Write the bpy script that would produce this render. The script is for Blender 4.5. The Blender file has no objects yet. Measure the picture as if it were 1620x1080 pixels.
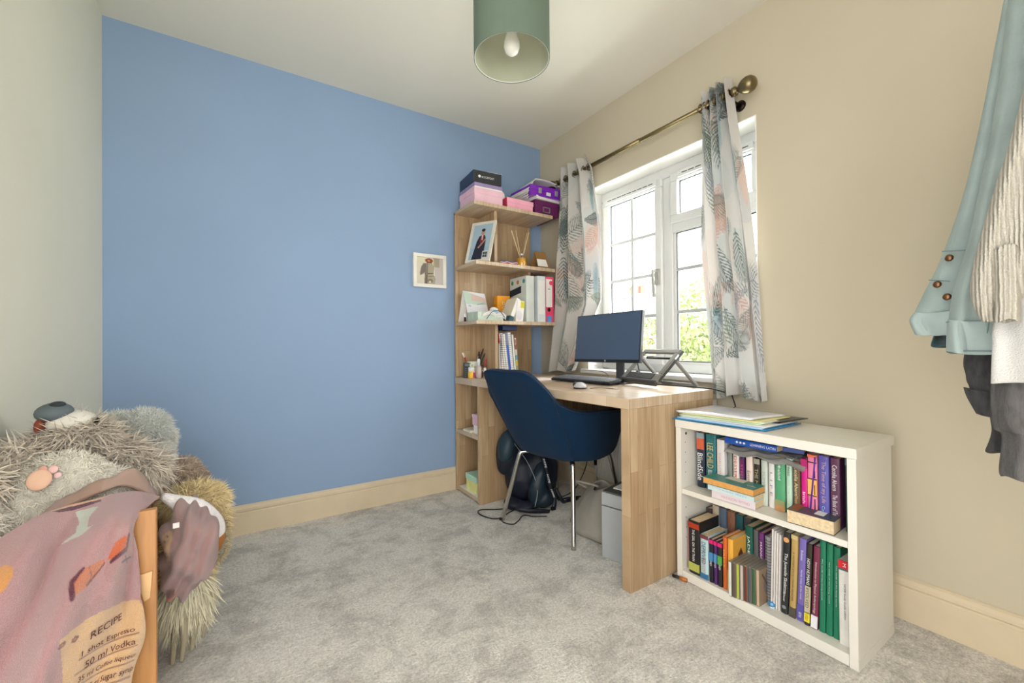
import bpy, bmesh, math, random
import numpy as np
from mathutils import Vector, Matrix
from mathutils.geometry import interpolate_bezier
random.seed(7); rng = np.random.default_rng(7)
sc = bpy.context.scene
COL = sc.collection
R = math.radians

# ------------------------------------------------------------------ camera, sky, lights, exposure
CAM = Vector((-1.8861, -2.5034, .9385))
yaw, pitch, roll = .9956, .0070, -.0083
fw = Vector((math.cos(yaw)*math.cos(pitch), math.sin(yaw)*math.cos(pitch), math.sin(pitch)))
rt = Vector((math.sin(yaw), -math.cos(yaw), 0)); up = rt.cross(fw)
rt2 = rt*math.cos(roll)+up*math.sin(roll); up2 = -rt*math.sin(roll)+up*math.cos(roll)
cd = bpy.data.cameras.new('camera'); cam = bpy.data.objects.new('camera', cd); COL.objects.link(cam)
m = Matrix((rt2, up2, -fw)).transposed().to_4x4(); m.translation = CAM; cam.matrix_world = m
cd.sensor_fit = 'HORIZONTAL'; cd.sensor_width = 36; cd.lens = 659.87/1620*36; cd.clip_start = .02; cd.clip_end = 200
sc.camera = cam
sc.view_settings.view_transform = 'Standard'; sc.view_settings.look = 'None'
sc.view_settings.gamma = 1; sc.view_settings.use_curve_mapping = False
sc.view_settings.exposure = 0.0

w = bpy.data.worlds.new('sky'); sc.world = w; w.use_nodes = True
wn = w.node_tree; wn.nodes['Background'].inputs[0].default_value = (.97, .985, 1, 1)
wn.nodes['Background'].inputs[1].default_value = 5.0

def area(name, loc, target, sx, sy, power, color, spread=180):
    l = bpy.data.lights.new(name, 'AREA'); l.shape = 'RECTANGLE'; l.size = sx; l.size_y = sy
    l.energy = power; l.color = color; l.spread = R(spread)
    o = bpy.data.objects.new(name, l); COL.objects.link(o); o.location = loc
    o.rotation_euler = (Vector(target)-Vector(loc)).to_track_quat('-Z', 'Y').to_euler(); return o
p = area('window_daylight', (.42, -1.03, 1.45), (-1.6, -1.0, .7), 1.3, 1.3, 84, (1, .99, .97))
area('side_fill', (-2.62, -2.55, 1.1), (0, -2.1, 1.2), .95, 2.0, 4.0, (1, .90, .77))  # added fill light from the left, outside an assumed doorway
area('rear_fill', (-1.85, -3.3, 1.2), (-1.85, 0, 1.0), .95, 2.0, 8.5, (1, .93, .84))  # added fill light behind the camera, outside an assumed opening
sl = bpy.data.lights.new('sun', 'SUN'); sl.energy = 5; sl.angle = R(2); sl.color = (1, .96, .88)
so = bpy.data.objects.new('sun', sl); COL.objects.link(so); so.rotation_euler = Vector((0, .6, -1)).to_track_quat('-Z', 'Y').to_euler()

# ------------------------------------------------------------------ helpers
def lin(c):
    return c/12.92 if c <= .04045 else ((c+.055)/1.055)**2.4
def rgb(c):
    if isinstance(c, str):
        c = [int(c[i:i+2], 16)/255 for i in (0, 2, 4)]
    return tuple(lin(x) for x in c)
def rgba(c): return rgb(c)+(1,)

_m = {}
def newmat(name):
    mt = bpy.data.materials.new(name); mt.use_nodes = True
    return mt, mt.node_tree, mt.node_tree.nodes['Principled BSDF']
def N(t, kind, **kw):
    n = t.nodes.new(kind)
    for k, v in kw.items():
        if k in n.inputs.keys() if hasattr(n.inputs, 'keys') else False: n.inputs[k].default_value = v
        else: setattr(n, k, v)
    return n
def M(name, col, rough=.6, metal=0, var=.08, scale=12, bump=0, bscale=60, stretch=None, coat=0, sheen=0, trans=0, alpha=1, spec=None):
    """procedural material: base colour with noise variation and optional noise relief"""
    if name in _m: return _m[name]
    mt, t, b = newmat(name); L = t.links
    tc = N(t, 'ShaderNodeTexCoord'); mp = N(t, 'ShaderNodeMapping'); L.new(tc.outputs['Object'], mp.inputs[0])
    if stretch: mp.inputs['Scale'].default_value = stretch
    nz = N(t, 'ShaderNodeTexNoise'); nz.inputs['Scale'].default_value = scale; nz.inputs['Detail'].default_value = 4
    L.new(mp.outputs[0], nz.inputs['Vector'])
    cr = N(t, 'ShaderNodeValToRGB'); c = rgb(col)
    cr.color_ramp.elements[0].position = .3; cr.color_ramp.elements[1].position = .7
    cr.color_ramp.elements[0].color = tuple(x*(1-var) for x in c)+(1,)
    cr.color_ramp.elements[1].color = tuple(min(1, x*(1+var)) for x in c)+(1,)
    L.new(nz.outputs['Fac'], cr.inputs[0]); L.new(cr.outputs[0], b.inputs['Base Color'])
    b.inputs['Roughness'].default_value = rough; b.inputs['Metallic'].default_value = metal
    b.inputs['Coat Weight'].default_value = coat; b.inputs['Sheen Weight'].default_value = sheen
    b.inputs['Transmission Weight'].default_value = trans; b.inputs['Alpha'].default_value = alpha
    if spec is not None: b.inputs['Specular IOR Level'].default_value = spec
    if bump:
        n2 = N(t, 'ShaderNodeTexNoise'); n2.inputs['Scale'].default_value = bscale; n2.inputs['Detail'].default_value = 3
        L.new(mp.outputs[0], n2.inputs['Vector'])
        bp = N(t, 'ShaderNodeBump'); bp.inputs['Strength'].default_value = bump; bp.inputs['Distance'].default_value = .004
        L.new(n2.outputs['Fac'], bp.inputs['Height']); L.new(bp.outputs[0], b.inputs['Normal'])
    _m[name] = mt; return mt
def MV(name, rough=.8, sheen=0, bump=0, bscale=300, trans=0, spec=.3, mot=.15):
    """material whose colour is the object's own painted pattern (vertex colours), with fine relief"""
    if name in _m: return _m[name]
    mt, t, b = newmat(name); L = t.links
    a = N(t, 'ShaderNodeVertexColor'); a.layer_name = 'Col'
    nz = N(t, 'ShaderNodeTexNoise'); nz.inputs['Scale'].default_value = bscale
    mx = N(t, 'ShaderNodeMixRGB'); mx.blend_type = 'MULTIPLY'; mx.inputs[0].default_value = mot
    L.new(a.outputs[0], mx.inputs[1]); L.new(nz.outputs['Fac'], mx.inputs[2]); L.new(mx.outputs[0], b.inputs['Base Color'])
    b.inputs['Roughness'].default_value = rough; b.inputs['Sheen Weight'].default_value = sheen
    b.inputs['Specular IOR Level'].default_value = spec
    if bump:
        bp = N(t, 'ShaderNodeBump'); bp.inputs['Strength'].default_value = bump; bp.inputs['Distance'].default_value = .003
        L.new(nz.outputs['Fac'], bp.inputs['Height']); L.new(bp.outputs[0], b.inputs['Normal'])
    if trans:   # cloth that lets some light through
        tr = N(t, 'ShaderNodeBsdfTranslucent'); L.new(mx.outputs[0], tr.inputs[0])
        ms = N(t, 'ShaderNodeMixShader'); ms.inputs[0].default_value = trans
        L.new(b.outputs[0], ms.inputs[1]); L.new(tr.outputs[0], ms.inputs[2])
        L.new(ms.outputs[0], t.nodes['Material Output'].inputs[0])
    _m[name] = mt; return mt
def glassmat(name, tint=(1, 1, 1), gloss=.06):
    if name in _m: return _m[name]
    mt, t, b = newmat(name); L = t.links; t.nodes.remove(b)
    tr = N(t, 'ShaderNodeBsdfTransparent'); tr.inputs[0].default_value = tint+(1,)
    gl = N(t, 'ShaderNodeBsdfGlossy'); gl.inputs['Roughness'].default_value = .02
    ms = N(t, 'ShaderNodeMixShader'); ms.inputs[0].default_value = gloss
    L.new(tr.outputs[0], ms.inputs[1]); L.new(gl.outputs[0], ms.inputs[2]); L.new(ms.outputs[0], t.nodes['Material Output'].inputs[0])
    _m[name] = mt; return mt
def wood(name, along, across, light=(.775, .675, .54), dark=(.69, .575, .44), stave=.042, seed=0):
    """butcher-block oak: staves run along axis `along`, side by side along `across` (object space)"""
    if name in _m: return _m[name]
    mt, t, b = newmat(name); L = t.links
    tc = N(t, 'ShaderNodeTexCoord'); sp = N(t, 'ShaderNodeSeparateXYZ'); L.new(tc.outputs['Object'], sp.inputs[0])
    cb = N(t, 'ShaderNodeCombineXYZ'); L.new(sp.outputs[along], cb.inputs[0]); L.new(sp.outputs[across], cb.inputs[1])
    br = N(t, 'ShaderNodeTexBrick'); br.inputs['Scale'].default_value = 1
    br.inputs['Brick Width'].default_value = .45; br.inputs['Row Height'].default_value = stave
    br.inputs['Mortar Size'].default_value = .0006; br.inputs['Bias'].default_value = 0; br.offset = .37
    br.inputs['Color1'].default_value = rgba(light); br.inputs['Color2'].default_value = rgba(dark)
    br.inputs['Mortar'].default_value = rgba(tuple(x*.82 for x in dark))
    L.new(cb.outputs[0], br.inputs['Vector'])
    mp = N(t, 'ShaderNodeMapping'); mp.inputs['Scale'].default_value = (2.2, 38, 1); L.new(cb.outputs[0], mp.inputs[0])
    nz = N(t, 'ShaderNodeTexNoise'); nz.inputs['Scale'].default_value = 1.6; nz.inputs['Detail'].default_value = 6; nz.inputs['Distortion'].default_value = 1.0
    L.new(mp.outputs[0], nz.inputs['Vector'])
    cr = N(t, 'ShaderNodeValToRGB'); cr.color_ramp.elements[0].position = .3; cr.color_ramp.elements[0].color = (.62, .55, .47, 1)
    cr.color_ramp.elements[1].position = .62; cr.color_ramp.elements[1].color = (1.02, 1.02, 1.02, 1)
    L.new(nz.outputs['Fac'], cr.inputs[0])
    mx = N(t, 'ShaderNodeMixRGB'); mx.blend_type = 'MULTIPLY'; mx.inputs[0].default_value = .6
    L.new(br.outputs[0], mx.inputs[1]); L.new(cr.outputs[0], mx.inputs[2])
    mp2 = N(t, 'ShaderNodeMapping'); mp2.inputs['Scale'].default_value = (5, 16, 1); L.new(cb.outputs[0], mp2.inputs[0])
    n2 = N(t, 'ShaderNodeTexNoise'); n2.inputs['Scale'].default_value = 1.3; n2.inputs['Detail'].default_value = 3; L.new(mp2.outputs[0], n2.inputs['Vector'])
    c2 = N(t, 'ShaderNodeValToRGB'); c2.color_ramp.elements[0].position = .70; c2.color_ramp.elements[0].color = (1, 1, 1, 1)
    c2.color_ramp.elements[1].position = .80; c2.color_ramp.elements[1].color = (.52, .4, .3, 1); L.new(n2.outputs['Fac'], c2.inputs[0])
    m2 = N(t, 'ShaderNodeMixRGB'); m2.blend_type = 'MULTIPLY'; m2.inputs[0].default_value = .8
    L.new(mx.outputs[0], m2.inputs[1]); L.new(c2.outputs[0], m2.inputs[2]); L.new(m2.outputs[0], b.inputs['Base Color'])
    b.inputs['Roughness'].default_value = .33
    _m[name] = mt; return mt

class MB:
    def __init__(s): s.v = []; s.f = []; s.c = None
    def add(s, v, f):
        o = len(s.v); s.v += [tuple(p) for p in v]; s.f += [tuple(i+o for i in q) for q in f]; return s
    def box(s, x0, x1, y0, y1, z0, z1, T=None):
        v = [Vector((x, y, z)) for x in (x0, x1) for y in (y0, y1) for z in (z0, z1)]
        if T is not None: v = [T @ p for p in v]
        f = [(0, 1, 3, 2), (4, 6, 7, 5), (0, 4, 5, 1), (2, 3, 7, 6), (0, 2, 6, 4), (1, 5, 7, 3)]
        return s.add(v, f)
    def prism(s, pts, d):
        """closed outline of 3D points, extruded by vector d"""
        n = len(pts); d = Vector(d); a = [Vector(p) for p in pts]
        f = [tuple(range(n))[::-1], tuple(range(n, 2*n))]+[(i, (i+1) % n, n+(i+1) % n, n+i) for i in range(n)]
        return s.add(a+[p+d for p in a], f)
    def tube(s, pts, r, n=8, close=False):
        pts = [Vector(p) for p in pts]; k = len(pts); rs = r if isinstance(r, (list, tuple)) else [r]*k
        prev = None; v = []
        for i, p in enumerate(pts):
            t = (pts[(i+1) % k] if (i < k-1 or close) else p)-(pts[i-1] if (i > 0 or close) else p)
            t.normalize()
            if prev is None: a = t.cross(Vector((0, 0, 1)) if abs(t.z) < .9 else Vector((1, 0, 0))).normalized()
            else:
                a = prev-t*prev.dot(t)
                a = a.normalized() if a.length > 1e-6 else t.orthogonal().normalized()
            prev = a; b = t.cross(a)
            v += [p+(a*math.cos(2*math.pi*j/n)+b*math.sin(2*math.pi*j/n))*rs[i] for j in range(n)]
        f = [(i*n+j, i*n+(j+1) % n, ((i+1) % k)*n+(j+1) % n, ((i+1) % k)*n+j) for i in range(k if close else k-1) for j in range(n)]
        if not close: f += [tuple(range(n))[::-1], tuple(range((k-1)*n, k*n))]
        return s.add(v, f)
    def lathe(s, prof, c, n=24, cap=True, axis=None):
        c = Vector(c); v = []; k = len(prof)
        for r, z in prof: v += [Vector((r*math.cos(2*math.pi*j/n), r*math.sin(2*math.pi*j/n), z)) for j in range(n)]
        if axis is not None:
            q = Vector((0, 0, 1)).rotation_difference(Vector(axis)); v = [q @ p for p in v]
        f = [(i*n+j, i*n+(j+1) % n, (i+1)*n+(j+1) % n, (i+1)*n+j) for i in range(k-1) for j in range(n)]
        if cap: f += [tuple(range(n))[::-1], tuple(range((k-1)*n, k*n))]
        return s.add([c+p for p in v], f)
    def ball(s, c, r, n=16, T=None):
        r = (r, r, r) if not hasattr(r, '__len__') else r; c = Vector(c); k = n//2; v = [Vector((0, 0, -1))]
        for i in range(1, k):
            a = -math.pi/2+math.pi*i/k
            v += [Vector((math.cos(a)*math.cos(2*math.pi*j/n), math.cos(a)*math.sin(2*math.pi*j/n), math.sin(a))) for j in range(n)]
        v.append(Vector((0, 0, 1))); q = len(v)-1
        f = [(0, 1+(j+1) % n, 1+j) for j in range(n)]+[(q, q-n+j, q-n+(j+1) % n) for j in range(n)]
        f += [(1+i*n+j, 1+i*n+(j+1) % n, 1+(i+1)*n+(j+1) % n, 1+(i+1)*n+j) for i in range(k-2) for j in range(n)]
        v = [Vector((p.x*r[0], p.y*r[1], p.z*r[2])) for p in v]
        if T is not None: v = [T @ p for p in v]
        return s.add([c+p for p in v], f)
    def grid(s, A):
        h, w_ = len(A), len(A[0]); v = [tuple(p) for row in A for p in row]
        return s.add(v, [(i*w_+j, i*w_+j+1, (i+1)*w_+j+1, (i+1)*w_+j) for i in range(h-1) for j in range(w_-1)])
    def build(s, name, mat, parent=None, smooth=False, bevel=0, solid=0, sub=0, remesh=0, wn=False):
        me = bpy.data.meshes.new(name); o0 = origin_of(parent)
        me.from_pydata([(p[0]-o0.x, p[1]-o0.y, p[2]-o0.z) for p in s.v], [], s.f)
        me.update(); bm = bmesh.new(); bm.from_mesh(me)
        if s.c is None: bmesh.ops.recalc_face_normals(bm, faces=bm.faces)
        bm.to_mesh(me); bm.free()
        if s.c is not None:
            a = me.color_attributes.new('Col', 'FLOAT_COLOR', 'POINT'); a.data.foreach_set('color', np.asarray(s.c, dtype=np.float32).ravel())
        me.materials.append(mat); o = bpy.data.objects.new(name, me); COL.objects.link(o)
        if parent: o.parent = parent
        if smooth: me.polygons.foreach_set('use_smooth', [True]*len(me.polygons))
        if remesh:
            q = o.modifiers.new('remesh', 'REMESH'); q.mode = 'VOXEL'; q.voxel_size = remesh; q.use_smooth_shade = True
            q = o.modifiers.new('smooth', 'SMOOTH'); q.iterations = 4
        if solid:
            q = o.modifiers.new('solid', 'SOLIDIFY'); q.thickness = solid; q.offset = 0
        if sub:
            q = o.modifiers.new('sub', 'SUBSURF'); q.levels = sub; q.render_levels = sub
        if bevel:
            q = o.modifiers.new('bevel', 'BEVEL'); q.width = bevel; q.segments = 2; q.limit_method = 'ANGLE'; q.angle_limit = R(40)
        return o
def origin_of(p):
    v = Vector((0, 0, 0))
    while p is not None: v += p.location; p = p.parent
    return v
def tag(o, label=None, cat=None, group=None, kind=None):
    if label: o['label'] = label
    if cat: o['category'] = cat
    if group: o['group'] = group
    if kind: o['kind'] = kind
    return o
def thing(name, label, cat, loc, group=None, rotz=0):
    o = bpy.data.objects.new(name, None); COL.objects.link(o); o.location = loc; o.empty_display_size = .05
    return tag(o, label, cat, group)
def struct(name, mb, mat, **kw):
    return tag(mb.build(name, mat, **kw), kind='structure')
def cat_rom(P, n):
    """smooth interpolation of a list of tuples"""
    P = [np.array(p, float) for p in P]; out = []
    for i in range(len(P)-1):
        a = P[max(i-1, 0)]; b = P[i]; c = P[i+1]; d = P[min(i+2, len(P)-1)]
        for k in range(n):
            t = k/n; out.append(.5*((2*b)+(c-a)*t+(2*a-5*b+4*c-d)*t*t+(3*b-a-3*c+d)*t**3))
    out.append(P[-1]); return out
_tx = {}
def text_geo(s):
    if s in _tx: return _tx[s]
    cu = bpy.data.curves.new('t', 'FONT'); cu.body = s; cu.size = 1; cu.resolution_u = 2; cu.align_x = 'CENTER'; cu.align_y = 'CENTER'
    o = bpy.data.objects.new('t', cu); COL.objects.link(o); dg = bpy.context.evaluated_depsgraph_get(); dg.update()
    me = bpy.data.meshes.new_from_object(o.evaluated_get(dg)); v = [tuple(x.co) for x in me.vertices]; f = [tuple(p.vertices) for p in me.polygons]
    bpy.data.objects.remove(o); bpy.data.curves.remove(cu); bpy.data.meshes.remove(me)
    xs = [p[0] for p in v]; ys = [p[1] for p in v]
    r = (v, f, min(xs), max(xs), min(ys), max(ys)); _tx[s] = r; return r
def lettering(parent, s, c, ud, vd, length, height, mat, name='lettering'):
    """flat print: word s centred on c, reading along ud, letter tops towards vd, fitted to length x height"""
    v, f, x0, x1, y0, y1 = text_geo(s); ud = Vector(ud).normalized(); vd = Vector(vd).normalized(); c = Vector(c)
    sx = length/(x1-x0); sy = height/(y1-y0)
    mb = MB(); mb.add([c+ud*((p[0]-(x0+x1)/2)*sx)+vd*((p[1]-(y0+y1)/2)*sy) for p in v], f)
    return mb.build(name, mat, parent)

class Canvas:
    """a small painted picture: colours laid down in numpy, read out per vertex"""
    def __init__(s, W, H, px, bg):
        s.W, s.H, s.px = W, H, px; s.nx, s.ny = int(W*px)+1, int(H*px)+1
        s.a = np.zeros((s.ny, s.nx, 3)); s.a[:] = rgb(bg)
        s.Y, s.X = np.mgrid[0:s.ny, 0:s.nx]/px
    def put(s, mask, col, op=1):
        mask = mask.astype(float)*op; s.a = s.a*(1-mask[..., None])+np.array(rgb(col))*mask[..., None]
    def ell(s, x, y, rx, ry, col, op=1, rot=0):
        dx, dy = s.X-x, s.Y-y; c, q = math.cos(rot), math.sin(rot)
        s.put(((dx*c+dy*q)/rx)**2+((-dx*q+dy*c)/ry)**2 < 1, col, op)
    def rect(s, x0, x1, y0, y1, col, op=1): s.put((s.X >= x0) & (s.X <= x1) & (s.Y >= y0) & (s.Y <= y1), col, op)
    def poly(s, pts, col, op=1):
        ins = np.zeros(s.X.shape, bool); j = len(pts)-1
        for i in range(len(pts)):
            xi, yi = pts[i]; xj, yj = pts[j]
            ins ^= ((yi > s.Y) != (yj > s.Y)) & (s.X < (xj-xi)*(s.Y-yi)/((yj-yi) or 1e-9)+xi); j = i
        s.put(ins, col, op)
    def line(s, x0, y0, x1, y1, w0, w1, col, op=1):
        pad = max(w0, w1)+2/s.px
        i0, i1 = max(0, int((min(x0, x1)-pad)*s.px)), min(s.nx, int((max(x0, x1)+pad)*s.px)+2)
        j0, j1 = max(0, int((min(y0, y1)-pad)*s.px)), min(s.ny, int((max(y0, y1)+pad)*s.px)+2)
        if i0 >= i1 or j0 >= j1: return
        X, Y = s.X[j0:j1, i0:i1], s.Y[j0:j1, i0:i1]; dx, dy = x1-x0, y1-y0
        t = np.clip(((X-x0)*dx+(Y-y0)*dy)/(dx*dx+dy*dy+1e-12), 0, 1)
        d = np.hypot(X-x0-t*dx, Y-y0-t*dy); wd = w0+(w1-w0)*t
        mk = np.clip((wd-d)*s.px+.5, 0, 1)*op
        s.a[j0:j1, i0:i1] = s.a[j0:j1, i0:i1]*(1-mk[..., None])+np.array(rgb(col))*mk[..., None]
    def frond(s, x, y, ang, ln, col, n=11, wide=.45, op=.9, bend=.5, w=.0032):
        px_, py_, a = x, y, ang
        for i in range(n):
            st = ln/n; qx, qy = px_+math.cos(a)*st, py_+math.sin(a)*st
            s.line(px_, py_, qx, qy, w*.5, w*.5, col, op)
            ll = ln*wide*math.sin(math.pi*(i+1.2)/(n+2))
            for sg in (-1, 1):
                b = a+sg*(.95-.35*i/n); mx_, my_ = qx+math.cos(b)*ll*.6, qy+math.sin(b)*ll*.6; b2 = b-sg*.35
                s.line(qx, qy, mx_, my_, w, w, col, op); s.line(mx_, my_, mx_+math.cos(b2)*ll*.4, my_+math.sin(b2)*ll*.4, w, w*.1, col, op)
            px_, py_ = qx, qy; a += bend/n
    def sample(s, x, y):
        i = np.clip(np.round(np.asarray(x)*s.px).astype(int), 0, s.nx-1); j = np.clip(np.round(np.asarray(y)*s.px).astype(int), 0, s.ny-1)
        c = s.a[j, i]; return np.concatenate([c, np.ones(c.shape[:-1]+(1,))], -1)
    def picture(s, name, mat, parent, c00, ux, vy, nx=None):
        """flat rectangle: corner c00 (top left), ux along width, vy down"""
        nx = nx or s.nx; ny = max(2, int(nx*s.H/s.W)); c00, ux, vy = np.array(c00, float), np.array(ux, float), np.array(vy, float)
        U, V = np.meshgrid(np.linspace(0, 1, nx), np.linspace(0, 1, ny))
        P = c00+U[..., None]*ux+V[..., None]*vy
        mb = MB(); mb.grid(P); mb.c = s.sample(U*s.W, V*s.H).reshape(-1, 4); return mb.build(name, mat, parent)

def fur(name, P, Nn, ln, wd, col, parent, mat, flow=(0, 0, -.4), stand=.8, jit=.35, cvar=.25, curl=.3, cols=None, kind='stuff', seg=3):
    n = len(P); flow = np.array(flow); L_ = ln*(1+rng.uniform(-.35, .35, n))[:, None]
    d = Nn*stand+flow+rng.normal(0, jit, (n, 3)); d /= np.linalg.norm(d, axis=1)[:, None]
    bend = flow*1.2+rng.normal(0, curl, (n, 3))
    sd = np.cross(d, rng.normal(0, 1, (n, 3))); sd /= np.linalg.norm(sd, axis=1)[:, None]
    V = []; k = 0
    for i in range(seg+1):
        t = i/seg; c = P+d*L_*t+bend*L_*t*t*.45; ww = wd*(1-t)**.6*.5
        if i < seg: V += [c-sd*ww, c+sd*ww]
        else: V += [c]
    m_ = len(V); V = np.stack(V, 1).reshape(-1, 3); F = []
    base = np.arange(n)*m_
    for i in range(seg-1): F.append(np.stack([base+2*i, base+2*i+1, base+2*i+3, base+2*i+2], 1))
    T = np.stack([base+m_-3, base+m_-2, base+m_-1], 1)
    faces = [tuple(q) for q in np.concatenate(F).tolist()]+[tuple(q) for q in T.tolist()]
    mb = MB(); mb.v = [tuple(p) for p in V.tolist()]; mb.f = faces
    c = np.array(rgb(col)) if cols is None else cols
    cc = (np.broadcast_to(c, (n, 3))*(1+rng.uniform(-cvar, cvar, (n, 1))))
    cc = np.repeat(cc[:, None, :], m_, 1).reshape(-1, 3)
    mb.c = np.concatenate([np.clip(cc, 0, 1), np.ones((len(cc), 1))], 1)
    o = mb.build(name, mat, parent); o.data.polygons.foreach_set('use_smooth', [True]*len(o.data.polygons))
    if kind: o['kind'] = kind
    return o
def on_balls(balls, n):
    """random points and normals on the outside of a union of ellipsoids [(c, r), ...]"""
    C = np.array([b[0] for b in balls], float); Rr = np.array([b[1] for b in balls], float)
    ar = (Rr[:, 0]*Rr[:, 1]+Rr[:, 1]*Rr[:, 2]+Rr[:, 0]*Rr[:, 2]); k = rng.choice(len(balls), n*2, p=ar/ar.sum())
    d = rng.normal(0, 1, (n*2, 3)); d /= np.linalg.norm(d, axis=1)[:, None]
    P = C[k]+d*Rr[k]; Nn = d/Rr[k]; Nn /= np.linalg.norm(Nn, axis=1)[:, None]; keep = np.ones(len(P), bool)
    for i in range(len(balls)):
        q = (((P-C[i])/Rr[i])**2).sum(1) < .93; keep &= ~(q & (k != i))
    return P[keep][:n], Nn[keep][:n]

# ------------------------------------------------------------------ the room
W, H, YN = 2.3967, 2.4, -3.1
def paint(name, col, var=.02, bump=.05):
    return M(name, col, rough=.75, var=var, scale=2.2, bump=bump, bscale=180, spec=.25)
blue = paint('blue_paint', (.565, .66, .785)); cream = paint('cream_paint', (.785, .745, .655)); pale = paint('pale_paint', (.86, .85, .785))
ceil = paint('ceiling_paint', (.89, .87, .82)); skirt = M('cream_gloss_paint', (.85, .785, .67), rough=.35, var=.03)
upvc = M('white_upvc', (.85, .85, .84), rough=.3, var=.015); bar_shade = M('bar_shaded_white', (.70, .71, .71), rough=.4, var=.02)  # bars greyer than the frame: backlit shade put into their colour

# carpet: brushed pile, pale grey with darker strokes
mt, t, b = newmat('grey_carpet'); L = t.links
tc = N(t, 'ShaderNodeTexCoord')
def noi(scale, det, dist, rough=.55, vec=None):
    n = N(t, 'ShaderNodeTexNoise'); n.inputs['Scale'].default_value = scale; n.inputs['Detail'].default_value = det
    n.inputs['Distortion'].default_value = dist; n.inputs['Roughness'].default_value = rough
    L.new(vec or tc.outputs['Object'], n.inputs['Vector']); return n
def ramp(src, p0, c0, p1, c1):
    r = N(t, 'ShaderNodeValToRGB'); r.color_ramp.elements[0].position = p0; r.color_ramp.elements[0].color = c0
    r.color_ramp.elements[1].position = p1; r.color_ramp.elements[1].color = c1; L.new(src, r.inputs[0]); return r
def mult(a, b_, f):
    x = N(t, 'ShaderNodeMixRGB'); x.blend_type = 'MULTIPLY'; x.inputs[0].default_value = f; L.new(a, x.inputs[1]); L.new(b_, x.inputs[2]); return x
big = ramp(noi(6.0, 10, .35, .76).outputs['Fac'], .40, (.66, .62, .56, 1), .54, (.97, .92, .84, 1))
mp = N(t, 'ShaderNodeMapping'); mp.inputs['Scale'].default_value = (16, 60, 1); mp.inputs['Rotation'].default_value = (0, 0, .7); L.new(tc.outputs['Object'], mp.inputs[0])
stk = ramp(noi(2.2, 4, 1.2, .6, mp.outputs[0]).outputs['Fac'], .30, (.62, .60, .58, 1), .62, (1, 1, 1, 1))
fine = ramp(noi(120, 5, .3, .7).outputs['Fac'], .34, (.50, .49, .48, 1), .60, (1, 1, 1, 1))
x = mult(mult(big.outputs[0], stk.outputs[0], .5).outputs[0], fine.outputs[0], .75)
L.new(x.outputs[0], b.inputs['Base Color']); b.inputs['Roughness'].default_value = .95; b.inputs['Sheen Weight'].default_value = .3
b.inputs['Specular IOR Level'].default_value = .1
bp = N(t, 'ShaderNodeBump'); bp.inputs['Strength'].default_value = .8; bp.inputs['Distance'].default_value = .006
ad = N(t, 'ShaderNodeMath'); ad.operation = 'ADD'; L.new(noi(190, 3, .2).outputs['Fac'], ad.inputs[0]); L.new(stk.outputs[0], ad.inputs[1])
L.new(ad.outputs[0], bp.inputs['Height']); L.new(bp.outputs[0], b.inputs['Normal']); carpet = mt

struct('floor', MB().box(-W-.1, .1, YN-1.2, .1, -.08, 0), carpet)
struct('ceiling', MB().box(-W-.1, .3, YN-.1, .1, H, H+.1), ceil)
struct('wall_far', MB().box(-W-.1, .26, 0, .1, 0, H), blue)
struct('wall_left', MB().box(-W-.1, -W, -2.1, 0, 0, H).box(-W-.1, -W, YN-.1, -2.95, 0, H).box(-W-.1, -W, -2.95, -2.1, 2.05, H), pale)
YL, YR, ZS, ZT = -.50, -1.566, .775, 1.932
struct('wall_right', MB().box(0, .26, YL, 0, 0, H).box(0, .26, YN-.1, YR, 0, H).box(0, .26, YR, YL, 0, ZS-.025).box(0, .26, YR, YL, ZT, H), cream)
# wall behind the camera; its opening and wall_left's are added for fill lights
struct('wall_near', MB().box(-1.38, 0, YN-.1, YN, 0, H).box(-2.33, -1.38, YN-.1, YN, 2.05, H).box(-W, -2.33, YN-.1, YN, 0, H), cream)
def skirting(name, pts):
    """moulded skirting: profile (offset from wall, height) swept along a straight run"""
    prof = [(0, 0), (.018, 0), (.018, .105), (.014, .109), (.014, .112), (.019, .118), (.019, .128), (.012, .138), (.004, .144), (0, .144)]
    (x0, y0), (x1, y1), (nx_, ny_) = pts; a = [Vector((x0+nx_*o, y0+ny_*o, z)) for o, z in prof]
    return struct(name, MB().prism(a, (x1-x0, y1-y0, 0)), skirt)
skirting('baseboard_far', ((-W, 0), (0, 0), (0, -1)))
skirting('baseboard_right', ((0, 0), (0, YN), (-1, 0)))
skirting('baseboard_left', ((-W, 0), (-W, YN), (1, 0)))
scuff = M('scuff_mark', (.66, .62, .52), rough=.9)
# sill board
struct('trim_1', MB().box(-.045, .15, YR-.03, YL+.03, ZS-.025, ZS), upvc, bevel=.006)

# window: uPVC frame, left casement with bars, right side with top vent and fixed light
X0 = .13
win = thing('window_1', None, None, (X0, -1.03, ZS)); win['kind'] = 'structure'
def barbox(mb, y0, y1, z0, z1, xa=X0-.0, xb=X0+.06): return mb.box(xa, xb, y0, y1, z0, z1)
fr = MB()
barbox(fr, YR, YL, ZT-.06, ZT); barbox(fr, YR, YL, ZS, ZS+.05); barbox(fr, YL-.045, YL, ZS+.0502, ZT-.0602); barbox(fr, YR, YR+.045, ZS+.0502, ZT-.0602)
barbox(fr, -1.045, -.985, ZS+.0502, ZT-.0602); barbox(fr, YR+.0452, -1.0452, 1.555, 1.615)
fr.build('frame', upvc, win, bevel=.006)
def sash(y0, y1, z0, z1, wd=.045, xa=X0-.018, xb=X0+.03, name='sash'):
    a = MB(); a.box(xa, xb, y0, y1, z1-wd, z1).box(xa, xb, y0, y1, z0, z0+wd).box(xa, xb, y0, y0+wd, z0+wd, z1-wd).box(xa, xb, y1-wd, y1, z0+wd, z1-wd)
    return a.build(name, upvc, win, bevel=.005)
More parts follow.
